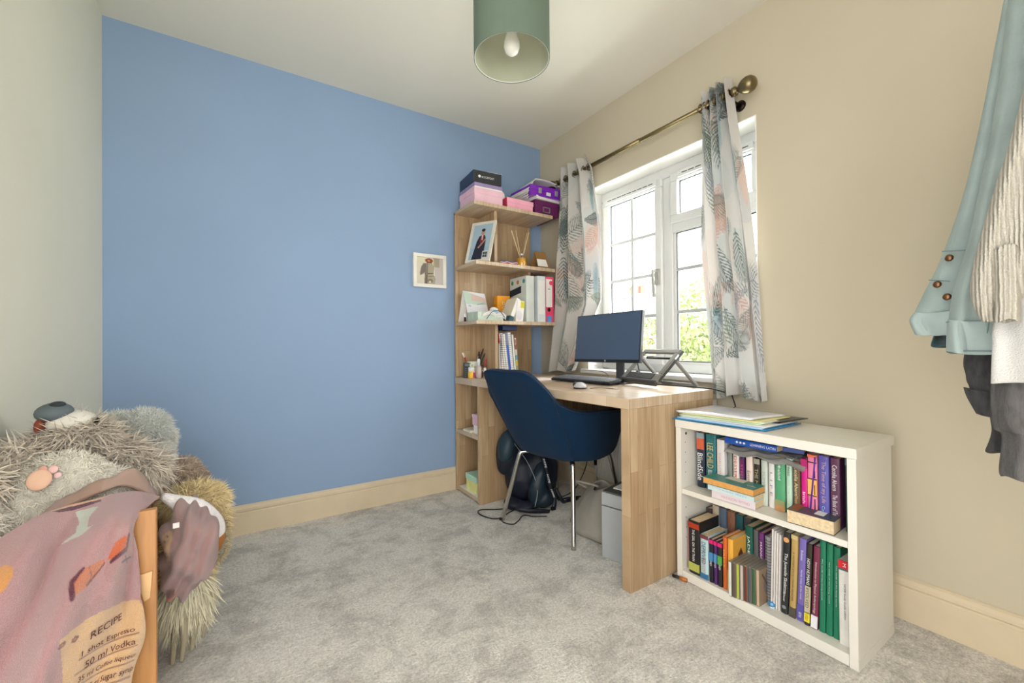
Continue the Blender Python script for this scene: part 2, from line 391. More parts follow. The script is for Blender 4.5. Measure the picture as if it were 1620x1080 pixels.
s1 = sash(-.985, -.535, ZS+.04, 1.875)
s2 = sash(-1.53, -1.045, 1.60, 1.875)
s3 = sash(-1.53, -1.045, ZS+.04, 1.57, wd=.022, xa=X0+.005)
gl = glassmat('window_glass', (.97, .99, 1.0), .05); gask = M('dark_gasket', (.16, .17, .18), rough=.6)
def pane(par, y0, y1, z0, z1):
    MB().box(X0+.018, X0+.022, y0, y1, z0, z1).build('pane', gl, par)
def gasket(par, y0, y1, z0, z1, q=.004):
    g = MB(); xa, xb = X0+.006, X0+.017
    g.box(xa, xb, y0, y1, z1-q, z1).box(xa, xb, y0, y1, z0, z0+q).box(xa, xb, y0, y0+q, z0, z1).box(xa, xb, y1-q, y1, z0, z1)
    g.build('gasket', gask, par)
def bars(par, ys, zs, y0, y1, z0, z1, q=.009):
    for y in ys: MB().box(X0+.004, X0+.036, y-q, y+q, z0, z1).build('glazing_bar', bar_shade, par)
    for z in zs: MB().box(X0+.005, X0+.035, y0, y1, z-q, z+q).build('glazing_bar', bar_shade, par)
zz = [1.575, 1.337, 1.10]
ed = [ZS+.085]+zz[::-1]+[1.80]
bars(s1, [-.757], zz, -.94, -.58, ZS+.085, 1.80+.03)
for (a, b2) in ((-.94, -.757), (-.757, -.58)):
    for i in range(4): pane(s1, a, b2, ed[i], ed[i+1]+(.03 if i == 3 else 0))
gasket(s1, -.94, -.58, ZS+.085, 1.83)
pane(s2, -1.485, -1.09, 1.645, 1.83); gasket(s2, -1.485, -1.09, 1.645, 1.83)
z3 = [1.344, 1.11]; e3 = [ZS+.062, 1.11, 1.344, 1.548]
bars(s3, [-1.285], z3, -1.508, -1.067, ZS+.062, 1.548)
for (a, b2) in ((-1.508, -1.285), (-1.285, -1.067)):
    for i in range(3): pane(s3, a, b2, e3[i], e3[i+1])
gasket(s3, -1.508, -1.067, ZS+.062, 1.548)
dark = M('black_plastic', (.07, .07, .08), rough=.45)
for (a, b2) in ((-.96, -.56), (-1.50, -1.10)):      # trickle vents
    tv = MB().box(X0-.030, X0-.018, a, b2, 1.838, 1.872).build('trickle_vent', upvc, win, bevel=.003)
    v_ = MB(); k = 9; st = (b2-a-.04)/k
    for i in range(k): v_.box(X0-.0312, X0-.029, a+.02+i*st, a+.02+i*st+st*.8, 1.853, 1.857)
    v_.build('slot', dark, tv)
hd = MB(); hd.box(X0-.034, X0-.018, -.975, -.95, 1.27, 1.36)
hd.tube(cat_rom([(X0-.03, -.962, 1.345), (X0-.06, -.962, 1.35), (X0-.066, -.962, 1.33), (X0-.06, -.962, 1.25), (X0-.055, -.962, 1.2)], 5), .0085, 8)
hd.build('handle', M('white_handle', (.62, .61, .58), rough=.3), win, smooth=False, bevel=.002)

# ------------------------------------------------------------------ beyond the window
grass = M('lawn', (.45, .55, .30), rough=.9, var=.3, scale=3)
struct('ground_outside', MB().box(.3, 40, -22, 34, -2.9, -2.7), grass)
leafm = MV('foliage', rough=.6); trunkm = M('bark', (.35, .28, .22), rough=.9, var=.25, bump=.5)
def tree(x_, y_, base, h_, r_, col, label, n=5200, group=None):
    t_ = thing('garden_tree', label, 'tree', (x_, y_, base), group)
    tk = MB(); tk.tube(cat_rom([(x_, y_, base), (x_+.1, y_, base+h_*.3), (x_-.05, y_+.1, base+h_*.6)], 4), [.16-.01*i for i in range(9)], 8)
    for k in range(5):
        a = k*1.26; tk.tube([(x_, y_, base+h_*.4), (x_+math.cos(a)*r_*.5, y_+math.sin(a)*r_*.5, base+h_*.7)], [.06, .025], 6)
    tk.build('trunk', trunkm, t_)
    balls = [((x_+random.uniform(-.5, .5)*r_, y_+random.uniform(-.6, .6)*r_, base+h_*.72+random.uniform(-.35, .3)*r_*1.2), (r_*random.uniform(.35, .6),)*2+(r_*random.uniform(.3, .5),)) for _ in range(11)]
    P, Nn = on_balls(balls, n)
    P = P+rng.normal(0, .08*r_, P.shape); base_c = np.array(rgb(col)); cols = base_c*(1+rng.uniform(-.35, .35, (len(P), 1)))
    fur('foliage', P, Nn, .13, .085, col, t_, leafm, flow=(0, 0, -.2), stand=.5, jit=.8, cols=np.clip(cols, 0, 1), cvar=.2)
tree(7.6, 5.1, -2.7, 4.5, 1.5, (.78, .80, .62), 'pale green leafy tree outside, seen through the left casement below the chimney')
tree(8.9, 2.9, -2.7, 5.6, 1.9, (.74, .80, .52), 'taller green tree outside, seen through the middle of the window')
tree(9.3, .2, -2.7, 5.9, 1.9, (.84, .84, .48), 'yellow-green tree outside, seen past the right edge of the right-hand curtain')
hs = thing('brick_house', 'faint far house with a chimney seen through the left casement', 'house', (19, 15.5, -2.7))
brick = M('far_brick', (.78, .62, .55), rough=.9, var=.15, scale=8); slate = M('slate_roof', (.62, .64, .68), rough=.8, var=.1)
MB().box(16, 24, 11, 20, -2.7, 1.2).build('wall', brick, hs)
MB().prism([(15.6, 10.6, 1.2), (24.4, 10.6, 1.2), (20, 10.6, 2.9)], (0, 9.8, 0)).build('roof', slate, hs)
ch = MB().box(17.3, 18.3, 13.6, 14.9, 1.6, 3.75).box(17.2, 18.4, 13.5, 15.0, 3.65, 3.8).build('chimney', M('render_grey', (.72, .70, .68), rough=.9), hs)
potm = M('clay_pot', (.80, .50, .42), rough=.8)
for yy in (13.75, 14.1, 14.6): MB().lathe([(.17, 0), (.14, .35), (.17, .5), (.15, .53)], (17.8, yy, 3.8), 12).build('chimney_pot', potm, ch)
for yy in (11.8, 14.6, 17.8): 
    wf = MB().box(15.96, 16.05, yy, yy+1.0, -.9, .4).build('window', upvc, hs); MB().box(15.94, 15.97, yy+.1, yy+.9, -.8, .3).build('pane', M('dark_glass', (.3, .34, .38), rough=.1), wf)

# ------------------------------------------------------------------ curtain pole and curtains
brass = M('antique_brass', (.50, .45, .33), rough=.34, metal=1, var=.1)
XP, ZP = -.075, 2.035
cp = thing('curtain_pole', 'antique brass curtain pole with a ball finial above the window', 'curtain pole', (XP, -.93, ZP))
MB().tube([(XP, -.30, ZP), (XP, -1.505, ZP)], .0112, 16).build('pole', brass, cp, smooth=True)
MB().tube([(XP, -.62, ZP), (XP, -1.0, ZP)], .0128, 16).build('sleeve', brass, cp, smooth=True)
for s_, y_ in ((-1, -1.505), (1, -.30)):
    MB().lathe([(.010, 0), (.019, .002), (.019, .016), (.012, .018), (.012, .026), (.022, .036), (.031, .05), (.035, .067), (.031, .085), (.02, .097), (.004, .101)], (XP, y_, ZP), 24, axis=(0, s_, 0)).build('finial', brass, cp, smooth=True)
bk = M('bronze_bracket', (.16, .12, .08), rough=.35, metal=.8)
for y_ in (-.345, -1.50):
    a = MB().lathe([(.024, 0), (.024, .006), (.010, .01)], (0, y_, ZP-.035), 16, axis=(-1, 0, 0)); a.tube([(-.005, y_, ZP-.035), (XP, y_, ZP-.032), (XP-.004, y_, ZP-.012)], .006, 8)
    a.tube([(XP+.016*math.cos(k), y_, ZP+.016*math.sin(k)) for k in np.linspace(2.6, 6.8, 10)], .004, 6)
    a.build('bracket', bk, cp, smooth=True)

greys = [(.33, .38, .38), (.42, .46, .45), (.48, .50, .53), (.30, .37, .35), (.45, .50, .44)]
def palm_canvas(Wc, Hc, seed):
    rr = random.Random(seed); cv = Canvas(Wc, Hc, 330, (.80, .785, .765))
    for _ in range(16): cv.ell(rr.uniform(0, Wc), rr.uniform(0, Hc), .10, .13, rr.choice([(.68, .68, .71), (.82, .74, .70), (.70, .74, .74)]), .35, rr.uniform(0, 3))
    for _ in range(9):      # broad watercolour leaves in blue-green
        x, y, a = rr.uniform(.05, Wc-.05), rr.uniform(.1, Hc-.1), rr.uniform(-.35, .35)
        for q in range(5): cv.ell(x+rr.uniform(-.006, .006), y+.03*(q-2), .030, .06, rr.choice([(.45, .60, .57), (.52, .66, .66), (.50, .60, .68)]), .33, a)
        cv.line(x, y-.11, x, y+.11, .0012, .0012, (.45, .52, .50), .7)
    for _ in range(66):
        cv.frond(rr.uniform(-.05, Wc), rr.uniform(0, Hc), rr.uniform(0, 6.28), rr.uniform(.16, .32), rr.choice(greys+greys+[(.74, .60, .55), (.80, .69, .63)]), n=rr.choice([13, 15, 18]), wide=rr.uniform(.38, .55), op=rr.uniform(.6, 1), bend=rr.uniform(-.9, .9))
    return cv
struct('lit_reveal_lining', MB().box(-.0005, X0, YR+.0001, YL-.0001, ZT-.004, ZT+.0005).box(-.0005, X0, YR-.0005, YR+.004, ZS, ZT-.004).box(-.0005, X0, YL-.004, YL+.0005, ZS, ZT-.004), M('reveal_lit_white', (.93, .925, .905), rough=.7, var=.01))  # added lining; daylight on the cream reveal is put into its white colour
curtm = MV('palm_print_cotton', rough=.9, trans=.13, bump=.15, bscale=900)
def curtain(label, Wc, zt, zb, yl, yr, nf, amp, seed, xc, lift=None, phase=0):
    """yl(t), yr(t), xc(t): edges and centre line of the gathered cloth, t from top 0 to bottom 1"""
    t_ = thing('curtain', label, 'curtain', (-.07, (yl(.5)+yr(.5))/2, zb), 'palm print curtains on the pole')
    ns, nt = 250, 340; S, T = np.meshgrid(np.linspace(0, 1, ns), np.linspace(0, 1, nt))
    YLn = np.vectorize(yl)(T); YRn = np.vectorize(yr)(T)
    ph = 2*np.pi*nf*(S+.035*np.sin(5*S+3*T+seed)*T)+phase
    A = amp*(.85+.25*np.sin(7*S+seed+2*T))*(1-.1*T)
    s2_ = S+.30/nf/2/np.pi*np.sin(2*ph+.4)*(.8)
    Y = YLn+(YRn-YLn)*s2_; X = np.vectorize(xc)(T)+A*np.sin(ph)+.006*np.sin(9*T+4*S)
    Z = zt+(zb-zt)*T+ (.012*np.sin(3*S*math.pi+seed)*T)
    if lift is not None: Z = Z+lift(S, T)
    cv = palm_canvas(Wc, zt-zb, seed)
    mb = MB(); mb.grid(np.stack([X, Y, Z], -1)); mb.c = cv.sample(S*Wc, T*(zt-zb)).reshape(-1, 4)
    o = mb.build('cloth', curtm, t_, smooth=True)
    for k in range(int(nf*2)):      # eyelet rings on the pole
        s_ = (k+.5)/(nf*2); y = yl(.03)+(yr(.03)-yl(.03))*s_
        MB().tube([(XP+.020*math.cos(a), y+.004*math.sin(2*a), ZP+.020*math.sin(a)) for a in np.linspace(0, 2*np.pi, 13)[:-1]], .003, 6, close=True).build('eyelet', brass, t_, smooth=True)
    return t_
def pw(*kn):
    xs = [k[0] for k in kn]; ys = [k[1] for k in kn]; return lambda t: float(np.interp(t, xs, ys))
curtain('palm leaf print curtain gathered at the right-hand end of the pole', 1.15, 2.105, .70, pw((0, -1.345), (.5, -1.345), (1, -1.385)), pw((0, -1.497), (.3, -1.545), (.66, -1.60), (1, -1.63)), 4, .034, 3, pw((0, XP), (.1, XP), (1, -.062)), phase=.6)
curtain('palm leaf print curtain gathered at the left-hand end of the pole beside the shelves', 1.2, 2.115, .755, pw((0, -.325), (.1, -.31), (.66, -.25), (1, -.20)), pw((0, -.60), (.08, -.66), (.35, -.72), (.68, -.735), (.85, -.60), (1, -.47)), 3.5, .036, 11, pw((0, XP), (.1, XP), (1, -.075)), phase=2.2)

# ------------------------------------------------------------------ pendant lamp
pc = Vector((-1.015, -1.175, 2.027)); rs, hs_ = .145, .22
pl = thing('pendant_lamp', 'sage green drum pendant shade with a white bulb hanging from the ceiling', 'lamp', (pc.x, pc.y, 2.4))
sage = M('sage_fabric', (.40, .465, .41), rough=.85, var=.03, bump=.1, bscale=500); cream_in = M('shade_lining', (.70, .71, .62), rough=.7, var=.02)
MB().lathe([(rs, 0), (rs, hs_), (rs-.002, hs_), (rs-.002, 0), (rs, 0)], pc, 72, cap=False).build('lamp_shade', sage, pl, smooth=False)
MB().lathe([(rs-.0025, .002), (rs-.0025, hs_-.002)], pc, 72, cap=False).build('shade_lining', cream_in, pl, smooth=True)
wt = M('white_wire', (.85, .85, .82), rough=.4)
for z in (.003, hs_-.003): MB().tube([(pc.x+(rs-.003)*math.cos(a), pc.y+(rs-.003)*math.sin(a), pc.z+z) for a in np.linspace(0, 2*np.pi, 49)[:-1]], .0022, 6, close=True).build('shade_ring', wt, pl, smooth=True)
for k in range(3):
    a = k*2.094+.5; MB().tube([(pc.x+rs*.98*math.cos(a), pc.y+rs*.98*math.sin(a), pc.z+hs_-.003), (pc.x+.024*math.cos(a), pc.y+.024*math.sin(a), pc.z+hs_-.04)], .002, 6).build('spoke', wt, pl, smooth=True)
MB().tube([(pc.x+.024*math.cos(a), pc.y+.024*math.sin(a), pc.z+hs_-.04) for a in np.linspace(0, 2*np.pi, 17)[:-1]], .003, 6, close=True).build('fitting_ring', wt, pl, smooth=True)
MB().lathe([(.006, .35), (.006, .20), (.019, .195), (.021, .15), (.019, .125)], pc, 20).build('lamp_holder', wt, pl, smooth=True)
MB().lathe([(.010, .125), (.014, .115), (.024, .09), (.0305, .065), (.031, .048), (.024, .028), (.010, .018), (.001, .016)], pc, 28).build('bulb', M('opal_bulb', (.93, .92, .89), rough=.15, var=.01), pl, smooth=True)
MB().lathe([(.045, .373), (.045, .352), (.03, .34), (.006, .335)], pc, 28).build('ceiling_rose', wt, pl, smooth=True)

# ------------------------------------------------------------------ small picture on the blue wall
pf = thing('picture_frame', 'small white square frame with a photo of a standing figure, hung on the blue wall', 'picture', (-.885, -.001, 1.41))
x0, x1, z0, z1 = -.995, -.776, 1.302, 1.512; wf = M('white_frame', (.92, .91, .88), rough=.4, var=.02)
f = MB(); q = .022
f.box(x0, x1, -.022, 0, z1-q, z1).box(x0, x1, -.022, 0, z0, z0+q).box(x0, x0+q, -.022, 0, z0+q, z1-q).box(x1-q, x1, -.022, 0, z0+q, z1-q).build('frame', wf, pf, bevel=.002)
cv = Canvas(.175, .166, 420, (.88, .85, .78)); cv.rect(.12, .175, 0, .166, (.80, .77, .76)); cv.rect(.11, .15, 0, .055, (.62, .58, .44), .7); cv.rect(0, .05, 0, .03, (.90, .87, .70), .5)
cv.poly([(.045, .035), (.10, .03), (.118, .06), (.11, .10), (.125, .13), (.12, .166), (.05, .166), (.055, .10), (.03, .11), (.02, .10), (.03, .06)], (.70, .66, .58))
cv.poly([(.045, .04), (.065, .035), (.068, .166), (.05, .166), (.055, .09), (.022, .115), (.03, .06)], (.50, .46, .42)); cv.line(.072, .035, .068, .165, .002, .002, (.32, .29, .26))
cv.line(.075, .10, .11, .095, .003, .002, (.40, .36, .32)); cv.line(.08, .12, .12, .115, .003, .002, (.48, .44, .38)); cv.ell(.09, .145, .018, .012, (.55, .5, .42)); cv.ell(.088, .152, .006, .006, (.9, .88, .84))
cv.ell(.082, .018, .026, .014, (.60, .33, .18)); cv.ell(.08, .02, .008, .006, (.80, .58, .42)); cv.line(.068, .03, .10, .03, .002, .002, (.25, .22, .25))
pic = MV('printed_paper', rough=.5)
cv.picture('photo', pic, pf, (x0+q, -.012, z1-q), (x1-x0-2*q, 0, 0), (0, 0, -(z1-z0-2*q)))

# ------------------------------------------------------------------ desk with shelf tower
wz_x = wood('oak_upright_x', 2, 0); wz_y = wood('oak_upright_y', 2, 1); wy = wood('oak_flat', 1, 0, light=(.83, .75, .65), dark=(.76, .66, .545)); wx = wood('oak_flat_x', 0, 1)  # flat boards paler than uprights: window glare put into the wood colour
XF, XB = -.722, -.125; SB = -.022  # tower front/back in x, back panel against the blue wall
dk = thing('corner_desk', 'pale oak-effect corner desk with an open staggered shelf tower at its left end', 'desk', (-.45, -.7, 0))
def wbox(name, mat, *a, T=None, lab=None, bev=.0015): 
    o = MB().box(*a, T=T).build(name, mat, dk, bevel=bev)
    if lab: o['label'] = lab
    return o
tk_ = .022; YF = -.325
wbox('back_panel', wz_x, XF, XB, SB-.022, SB, .0, .690)
wbox('back_panel', wz_x, XF, XB, SB-.022, SB, .732, 1.795)
wbox('side_panel', wz_x, XF, XB-.02, YF-.022+.0, YF, .0, .690)
wbox('shelf', wy, XF, XB, YF, SB-.022, .012, .034)
wbox('shelf', wy, XF, XB, YF, SB-.022, .375, .397)
wbox('shelf', wy, XF, XB, YF, SB-.022, 1.062, 1.084)
wbox('shelf', wy, XF, XB, YF, SB-.022, 1.418, 1.440)
wbox('top_board', wy, XF, XB, YF+.02, SB, 1.780, 1.802)
for x, z0, z1 in ((-.54, .732, 1.062), (-.285, 1.084, 1.418), (-.54, 1.44, 1.78)):
    wbox('divider', wz_y, x-.011, x+.011, -.25, SB-.022, z0, z1)
wbox('divider', wz_y, -.43, -.408, YF, SB-.022, .397, .69)
wbox('divider', wz_y, -.43, -.408, YF, SB-.022, .034, .375)
Td = Matrix.Translation((-.718, -.03, 0)) @ Matrix.Rotation(R(2.05), 4, 'Z')
top = MB().prism([(-.722, SB, .690), (-.126, SB, .690), (-.126, -.35, .690), (-.118, -1.425, .690), (-.668, -1.425, .690), (-.7185, -.33, .690)], (0, 0, .040)).build('desktop', wy, dk, bevel=.002)
wbox('side_panel', wz_x, -.667, -.120, -1.4245, -1.385, 0, .690)
wbox('rail', wx, -.20, -.182, -1.385, YF-.022, .50, .690)

# radiator under the window
rd = thing('radiator', 'white ribbed panel radiator on the wall under the desk', 'radiator', (-.05, -1.1, .14))
rm = M('radiator_white', (.86, .85, .82), rough=.4); A = []
ys = np.linspace(-1.38, -.66, 211); 
prof = [( -.078+ (.006 if math.cos((y+.66)/.0333*2*math.pi) > 0 else 0), y) for y in ys]
MB().grid([[(px_, y, .14) for px_, y in prof], [(px_, y, .66) for px_, y in prof]]).build('panel', rm, rd, solid=.002)
MB().box(-.082, -.02, -1.385, -.655, .655, .672).box(-.082, -.02, -1.385, -.655, .132, .146).box(-.082, -.02, -.662, -.655, .14, .66).box(-.082, -.02, -1.385, -1.378, .14, .66).build('casing', rm, rd, bevel=.002)
MB().tube([(-.05, -.615, 0), (-.05, -.615, .19), (-.05, -.665, .19)], .0075, 10).build('pipe', rm, rd, smooth=True)
MB().lathe([(.014, 0), (.015, .05), (.011, .06)], (-.05, -.615, .19), 14).build('valve', dark, rd, smooth=True)

# ------------------------------------------------------------------ things on the top board
def carton(name, label, cat, x0, x1, y0, y1, z0, z1, body, lid=None, lidh=.03, rot=0, group=None, over=.003, tilt=0):
    c = Vector(((x0+x1)/2, (y0+y1)/2, z0)); t_ = thing(name, label, cat, c, group)
    T = Matrix.Translation(c) @ Matrix.Rotation(R(rot), 4, 'Z') @ Matrix.Rotation(R(tilt), 4, 'X') @ Matrix.Translation(-c)
    MB().box(x0, x1, y0, y1, z0, z1-(.002 if lid else 0), T=T).build('body', body, t_, bevel=.0015)
    if lid: MB().box(x0-over, x1+over, y0-over, y1+over, z1-lidh, z1, T=T).build('lid', lid, t_, bevel=.0015)
    return t_, T
pinkc = M('pink_card', (.90, .74, .80), rough=.6); navyc = M('navy_card', (.13, .20, .33), rough=.5); blackc = M('black_card', (.17, .18, .20), rough=.45)
whitep = M('white_paper', (.93, .92, .90), rough=.7, var=.02); lilac = M('lilac_card', (.60, .54, .70), rough=.6); rose = M('rose_card', (.93, .66, .74), rough=.6)
red = M('crimson_card', (.80, .25, .38), rough=.6); maroon = M('plum_card', (.42, .14, .36), rough=.55); violet = M('violet_plastic', (.50, .16, .74), rough=.2, coat=.4)
ztp = 1.802
carton('shoe_box', 'pale pink shoe box under the black box on the top shelf', 'box', -.70, -.50, -.27, -.07, ztp, ztp+.095, pinkc, pinkc, .035)
t_, T = carton('shoe_box', 'lilac flat box between the pink box and the black box', 'box', -.69, -.50, -.265, -.06, ztp+.095, ztp+.128, whitep, lilac, .022, rot=-2)
t_, T = carton('shoe_box', 'black and navy shoe box on top of the left stack of boxes', 'box', -.695, -.505, -.275, -.05, ztp+.128, ztp+.20, blackc, None, rot=-5)
s_ = MB().box(-.6965, -.6945, -.274, -.051, ztp+.130, ztp+.198, T=T).build('end_panel', navyc, t_); s_['label'] = 'navy blue end of the box'
def tl(T, p): return T @ Vector(p)
def tv(T, d): return T.to_3x3() @ Vector(d)
wl = M('white_print', (.92, .92, .92), rough=.5, var=.01)
MB().lathe([(.0085, 0), (.0085, .0006)], tl(T, (-.655, -.2755, ztp+.165)), 20, axis=tv(T, (0, -1, 0))).build('emblem', wl, t_)
lettering(t_, 'ROCKPORT', tl(T, (-.598, -.2758, ztp+.163)), tv(T, (1, 0, 0)), (0, 0, 1), .085, .013, wl)
MB().box(-.60, -.50, -.272, -.15, ztp+.2005, ztp+.2025, T=T).build('paper_sheet', whitep, t_)
carton('shoe_box', 'rose pink shoe box with a crimson end beside the pale pink box', 'box', -.475, -.275, -.285, -.09, ztp, ztp+.068, rose, rose, .03)
MB().box(-.479, -.4785, -.287, -.088, ztp+.002, ztp+.067).build('end_panel', red, bpy.data.objects['shoe_box.003'])['label'] = 'crimson end of the box'
t_, T = carton('storage_box', 'plum purple storage box with a metal label holder at the right of the top shelf', 'box', -.255, -.06, -.285, -.05, ztp, ztp+.095, maroon, maroon, .03)
h_ = MB(); xx, zz2 = -.165, ztp+.035; 
h_.box(xx-.03, xx+.03, -.2905, -.287, zz2+.013, zz2+.018).box(xx-.03, xx+.03, -.2905, -.287, zz2-.018, zz2-.013).box(xx-.03, xx-.024, -.2905, -.287, zz2-.018, zz2+.018).box(xx+.024, xx+.03, -.2905, -.287, zz2-.018, zz2+.018)
h_.build('label_holder', M('silver_metal', (.8, .8, .8), rough=.3, metal=.7), t_)
carton('paper_stack', 'pale papers lying between the purple case and the plum box', 'papers', -.27, -.05, -.30, -.06, ztp+.095, ztp+.118, whitep, None, rot=4)
t_, T = carton('plastic_case', 'bright violet plastic case with clasps on top of the plum storage box', 'case', -.30, -.045, -.31, -.06, ztp+.118, ztp+.185, violet, violet, .03, over=.004, rot=-3, tilt=3)
for dx in (-.23, -.10): MB().box(dx-.012, dx+.012, -.32, -.314, ztp+.135, ztp+.17, T=T).build('clasp', M('silver_metal', (.8, .8, .8)), t_, bevel=.002)
MB().box(-.18, -.145, -.3165, -.3145, ztp+.128, ztp+.15, T=T).build('sticker', whitep, t_)
t_ = thing('paper_sheets', 'loose white sheets slumped over the top of the violet case', 'papers', (-.18, -.18, ztp+.2))
for k in range(4):
    a = rng.uniform(-.1, .1); U, V = np.meshgrid(np.linspace(0, 1, 14), np.linspace(0, 1, 14))
    Xs = -.33+.28*U+.01*k; Ys = -.30+.24*V+.012*k; Zs = ztp+.199+.005*k+.032*np.sin(3.1*U*.9+.2*k)*(1-.6*V)-.35*np.clip(.20-U, 0, 1)*(1+.3*k)
    MB().grid(np.stack([Xs, Ys, Zs], -1)).build('sheet', whitep, t_, smooth=True, solid=.0008)
tt = thing('tissue_paper', 'crumpled white tissue poking out beside the lilac box', 'paper', (-.47, -.2, 1.9))
bm_ = MB().ball((-.475, -.20, 1.895), (.03, .03, .025), 14); bm_.v = [tuple(np.array(p)+rng.normal(0, .005, 3)) for p in bm_.v]; bm_.build('sheet', whitep, tt)

# shelf 1 (z 1.44): framed graduation photo, medal ribbon, reed diffuser, kraft desk calendar
zs1 = 1.44
pf = thing('photo_frame', 'silver-edged frame on the upper shelf, photo of a person in a dark gown', 'picture', (-.66, -.26, zs1))
_X = Vector((.53, -.848, 0)).normalized(); _b = Vector((.848, .53, 0)).normalized(); _Z = (_b*math.sin(R(20))+Vector((0, 0, 1))*math.cos(R(20))); _Y = _Z.cross(_X)
Tf = Matrix((_X, _Y, _Z)).transposed().to_4x4(); Tf.translation = Vector((-.722, -.175, zs1+.006))
fw_, fh = .172, .290; sil = M('champagne_frame', (.86, .84, .79), rough=.35, var=.03)
f = MB(); q = .018
for a in ((0, fw_, 0, .014, fh-q, fh), (0, fw_, 0, .014, 0, q), (0, q, 0, .014, q, fh-q), (fw_-q, fw_, 0, .014, q, fh-q)): f.box(*a, T=Tf)
f.build('frame', sil, pf, bevel=.001)
MB().box(.003, fw_-.003, .014, .018, .003, fh-.003, T=Tf).build('backing', M('brown_board', (.45, .35, .25)), pf)
MB().prism([Tf @ Vector((fw_/2-.02, .018, .14)), Tf @ Vector((fw_/2+.02, .018, .14)), Tf @ Vector((fw_/2+.02, .050, .0255)), Tf @ Vector((fw_/2-.02, .050, .0255))], Tf.to_3x3() @ Vector((0, .003, 0))).build('stand', M('brown_board', (.45, .35, .25)), pf)
cv = Canvas(.149, .229, 500, (.66, .76, .82)); cv.rect(0, .149, .15, .229, (.60, .70, .77), .5)
cv.poly([(.055, .075), (.095, .07), (.11, .10), (.108, .16), (.12, .229), (.02, .229), (.03, .17), (.04, .11)], (.16, .17, .24)); cv.poly([(.068, .072), (.088, .07), (.098, .12), (.082, .105), (.07, .13), (.062, .10)], (.56, .17, .24))
cv.line(.078, .075, .079, .10, .005, .003, (.92, .90, .90)); cv.ell(.079, .052, .0135, .018, (.76, .56, .46)); cv.ell(.079, .037, .015, .010, (.14, .12, .13)); cv.line(.105, .10, .065, .145, .005, .005, (.76, .56, .46)); cv.ell(.062, .148, .008, .006, (.76, .56, .46))
cv.rect(.10, .14, .175, .225, (.85, .87, .86)); 
for a in (.182, .20): cv.rect(.105, .118, a, a+.014, (.2, .22, .25)); cv.rect(.122, .136, a, a+.014, (.25, .27, .3))
c0 = Tf @ Vector((q, .006, fh-q)); cv.picture('photo', pic, pf, c0, Tf.to_3x3() @ Vector((fw_-2*q, 0, 0)), Tf.to_3x3() @ Vector((0, 0, -(fh-2*q))))
rb = thing('medal_ribbon', 'red white and blue striped medal ribbon coiled at the shelf edge', 'ribbon', (-.46, -.30, zs1))
for k, (c_, dz) in enumerate((((.80, .16, .20), 0), ((.93, .93, .93), .0045), ((.18, .26, .58), .009))):
    for (cx, r_) in ((-.505, .026), (-.44, .034)):
        pts = [(cx+r_*math.cos(a), -.293+.018*math.sin(a), zs1+.004+dz+.006*math.sin(a*1.5)**2) for a in np.linspace(0, 2*np.pi, 22)[:-1]]
        MB().tube(pts, .0028, 6, close=True).build('stripe', M('ribbon%d' % k, c_, rough=.6), rb, smooth=True)
df = thing('reed_diffuser', 'glass reed diffuser with amber oil and pale reeds on the upper shelf', 'diffuser', (-.365, -.28, zs1))
amb = M('amber_oil', (.95, .68, .10), rough=.15, var=.05)
MB().lathe([(.027, 0), (.029, .004), (.029, .05)], (-.365, -.28, zs1+.003), 24).build('oil', amb, df, smooth=True)
MB().lathe([(.030, 0), (.031, .003), (.031, .056), (.026, .062), (.015, .066), (.015, .078)], (-.365, -.28, zs1+.001), 24, cap=False).build('bottle', glassmat('clear_glass', (.95, .96, .95), .12), df, smooth=True)
MB().lathe([(.017, .07), (.017, .085), (.010, .085)], (-.365, -.28, zs1), 20).build('collar', M('silver_metal', (.8, .8, .8)), df, smooth=True)
reed = M('pale_reed', (.88, .78, .62), rough=.7)
for dx, dy in ((-.075, .0), (-.065, .02), (.045, .0), (.055, .015), (-.05, -.01), (.05, -.012)):
    MB().tube([(-.365-dx*.08, -.28, zs1+.01), (-.365+dx, -.28+dy, zs1+.225)], .0016, 6).build('reed', reed, df)
kc = thing('desk_calendar', 'brown kraft card tent with a cream label at the right of the upper shelf', 'card', (-.24, -.24, zs1))
kraft = M('kraft_card', (.62, .46, .26), rough=.8)
MB().prism([(-.245, -.30, zs1), (-.242, -.30, zs1), (-.222, -.235, zs1+.125), (-.225, -.235, zs1+.125)], (.10, 0, 0)).v
kt = MB(); xa, xb = -.25, -.15
kt.add([(xa, -.305, zs1+.001), (xb, -.305, zs1+.001), (xb-.005, -.25, zs1+.12), (xa+.01, -.25, zs1+.12)], [(0, 1, 2, 3)]); kt.build('front_flap', kraft, kc, solid=.002)
MB().add([(xa, -.20, zs1+.001), (xb, -.20, zs1+.001), (xb-.005, -.248, zs1+.12), (xa+.01, -.248, zs1+.12)], [(0, 1, 2, 3)]).build('rear_flap', kraft, kc, solid=.002)
MB().add([(xa-.005, -.3085, zs1+.012), (xb-.022, -.3085, zs1+.012), (xb-.026, -.289, zs1+.062), (xa-.001, -.289, zs1+.062)], [(0, 1, 2, 3)]).build('label_card', whitep, kc, solid=.001)
MB().box(-.33, -.27, -.2, -.196, zs1, zs1+.075).build('card_flap', M('tan_card', (.74, .62, .46)), kc)

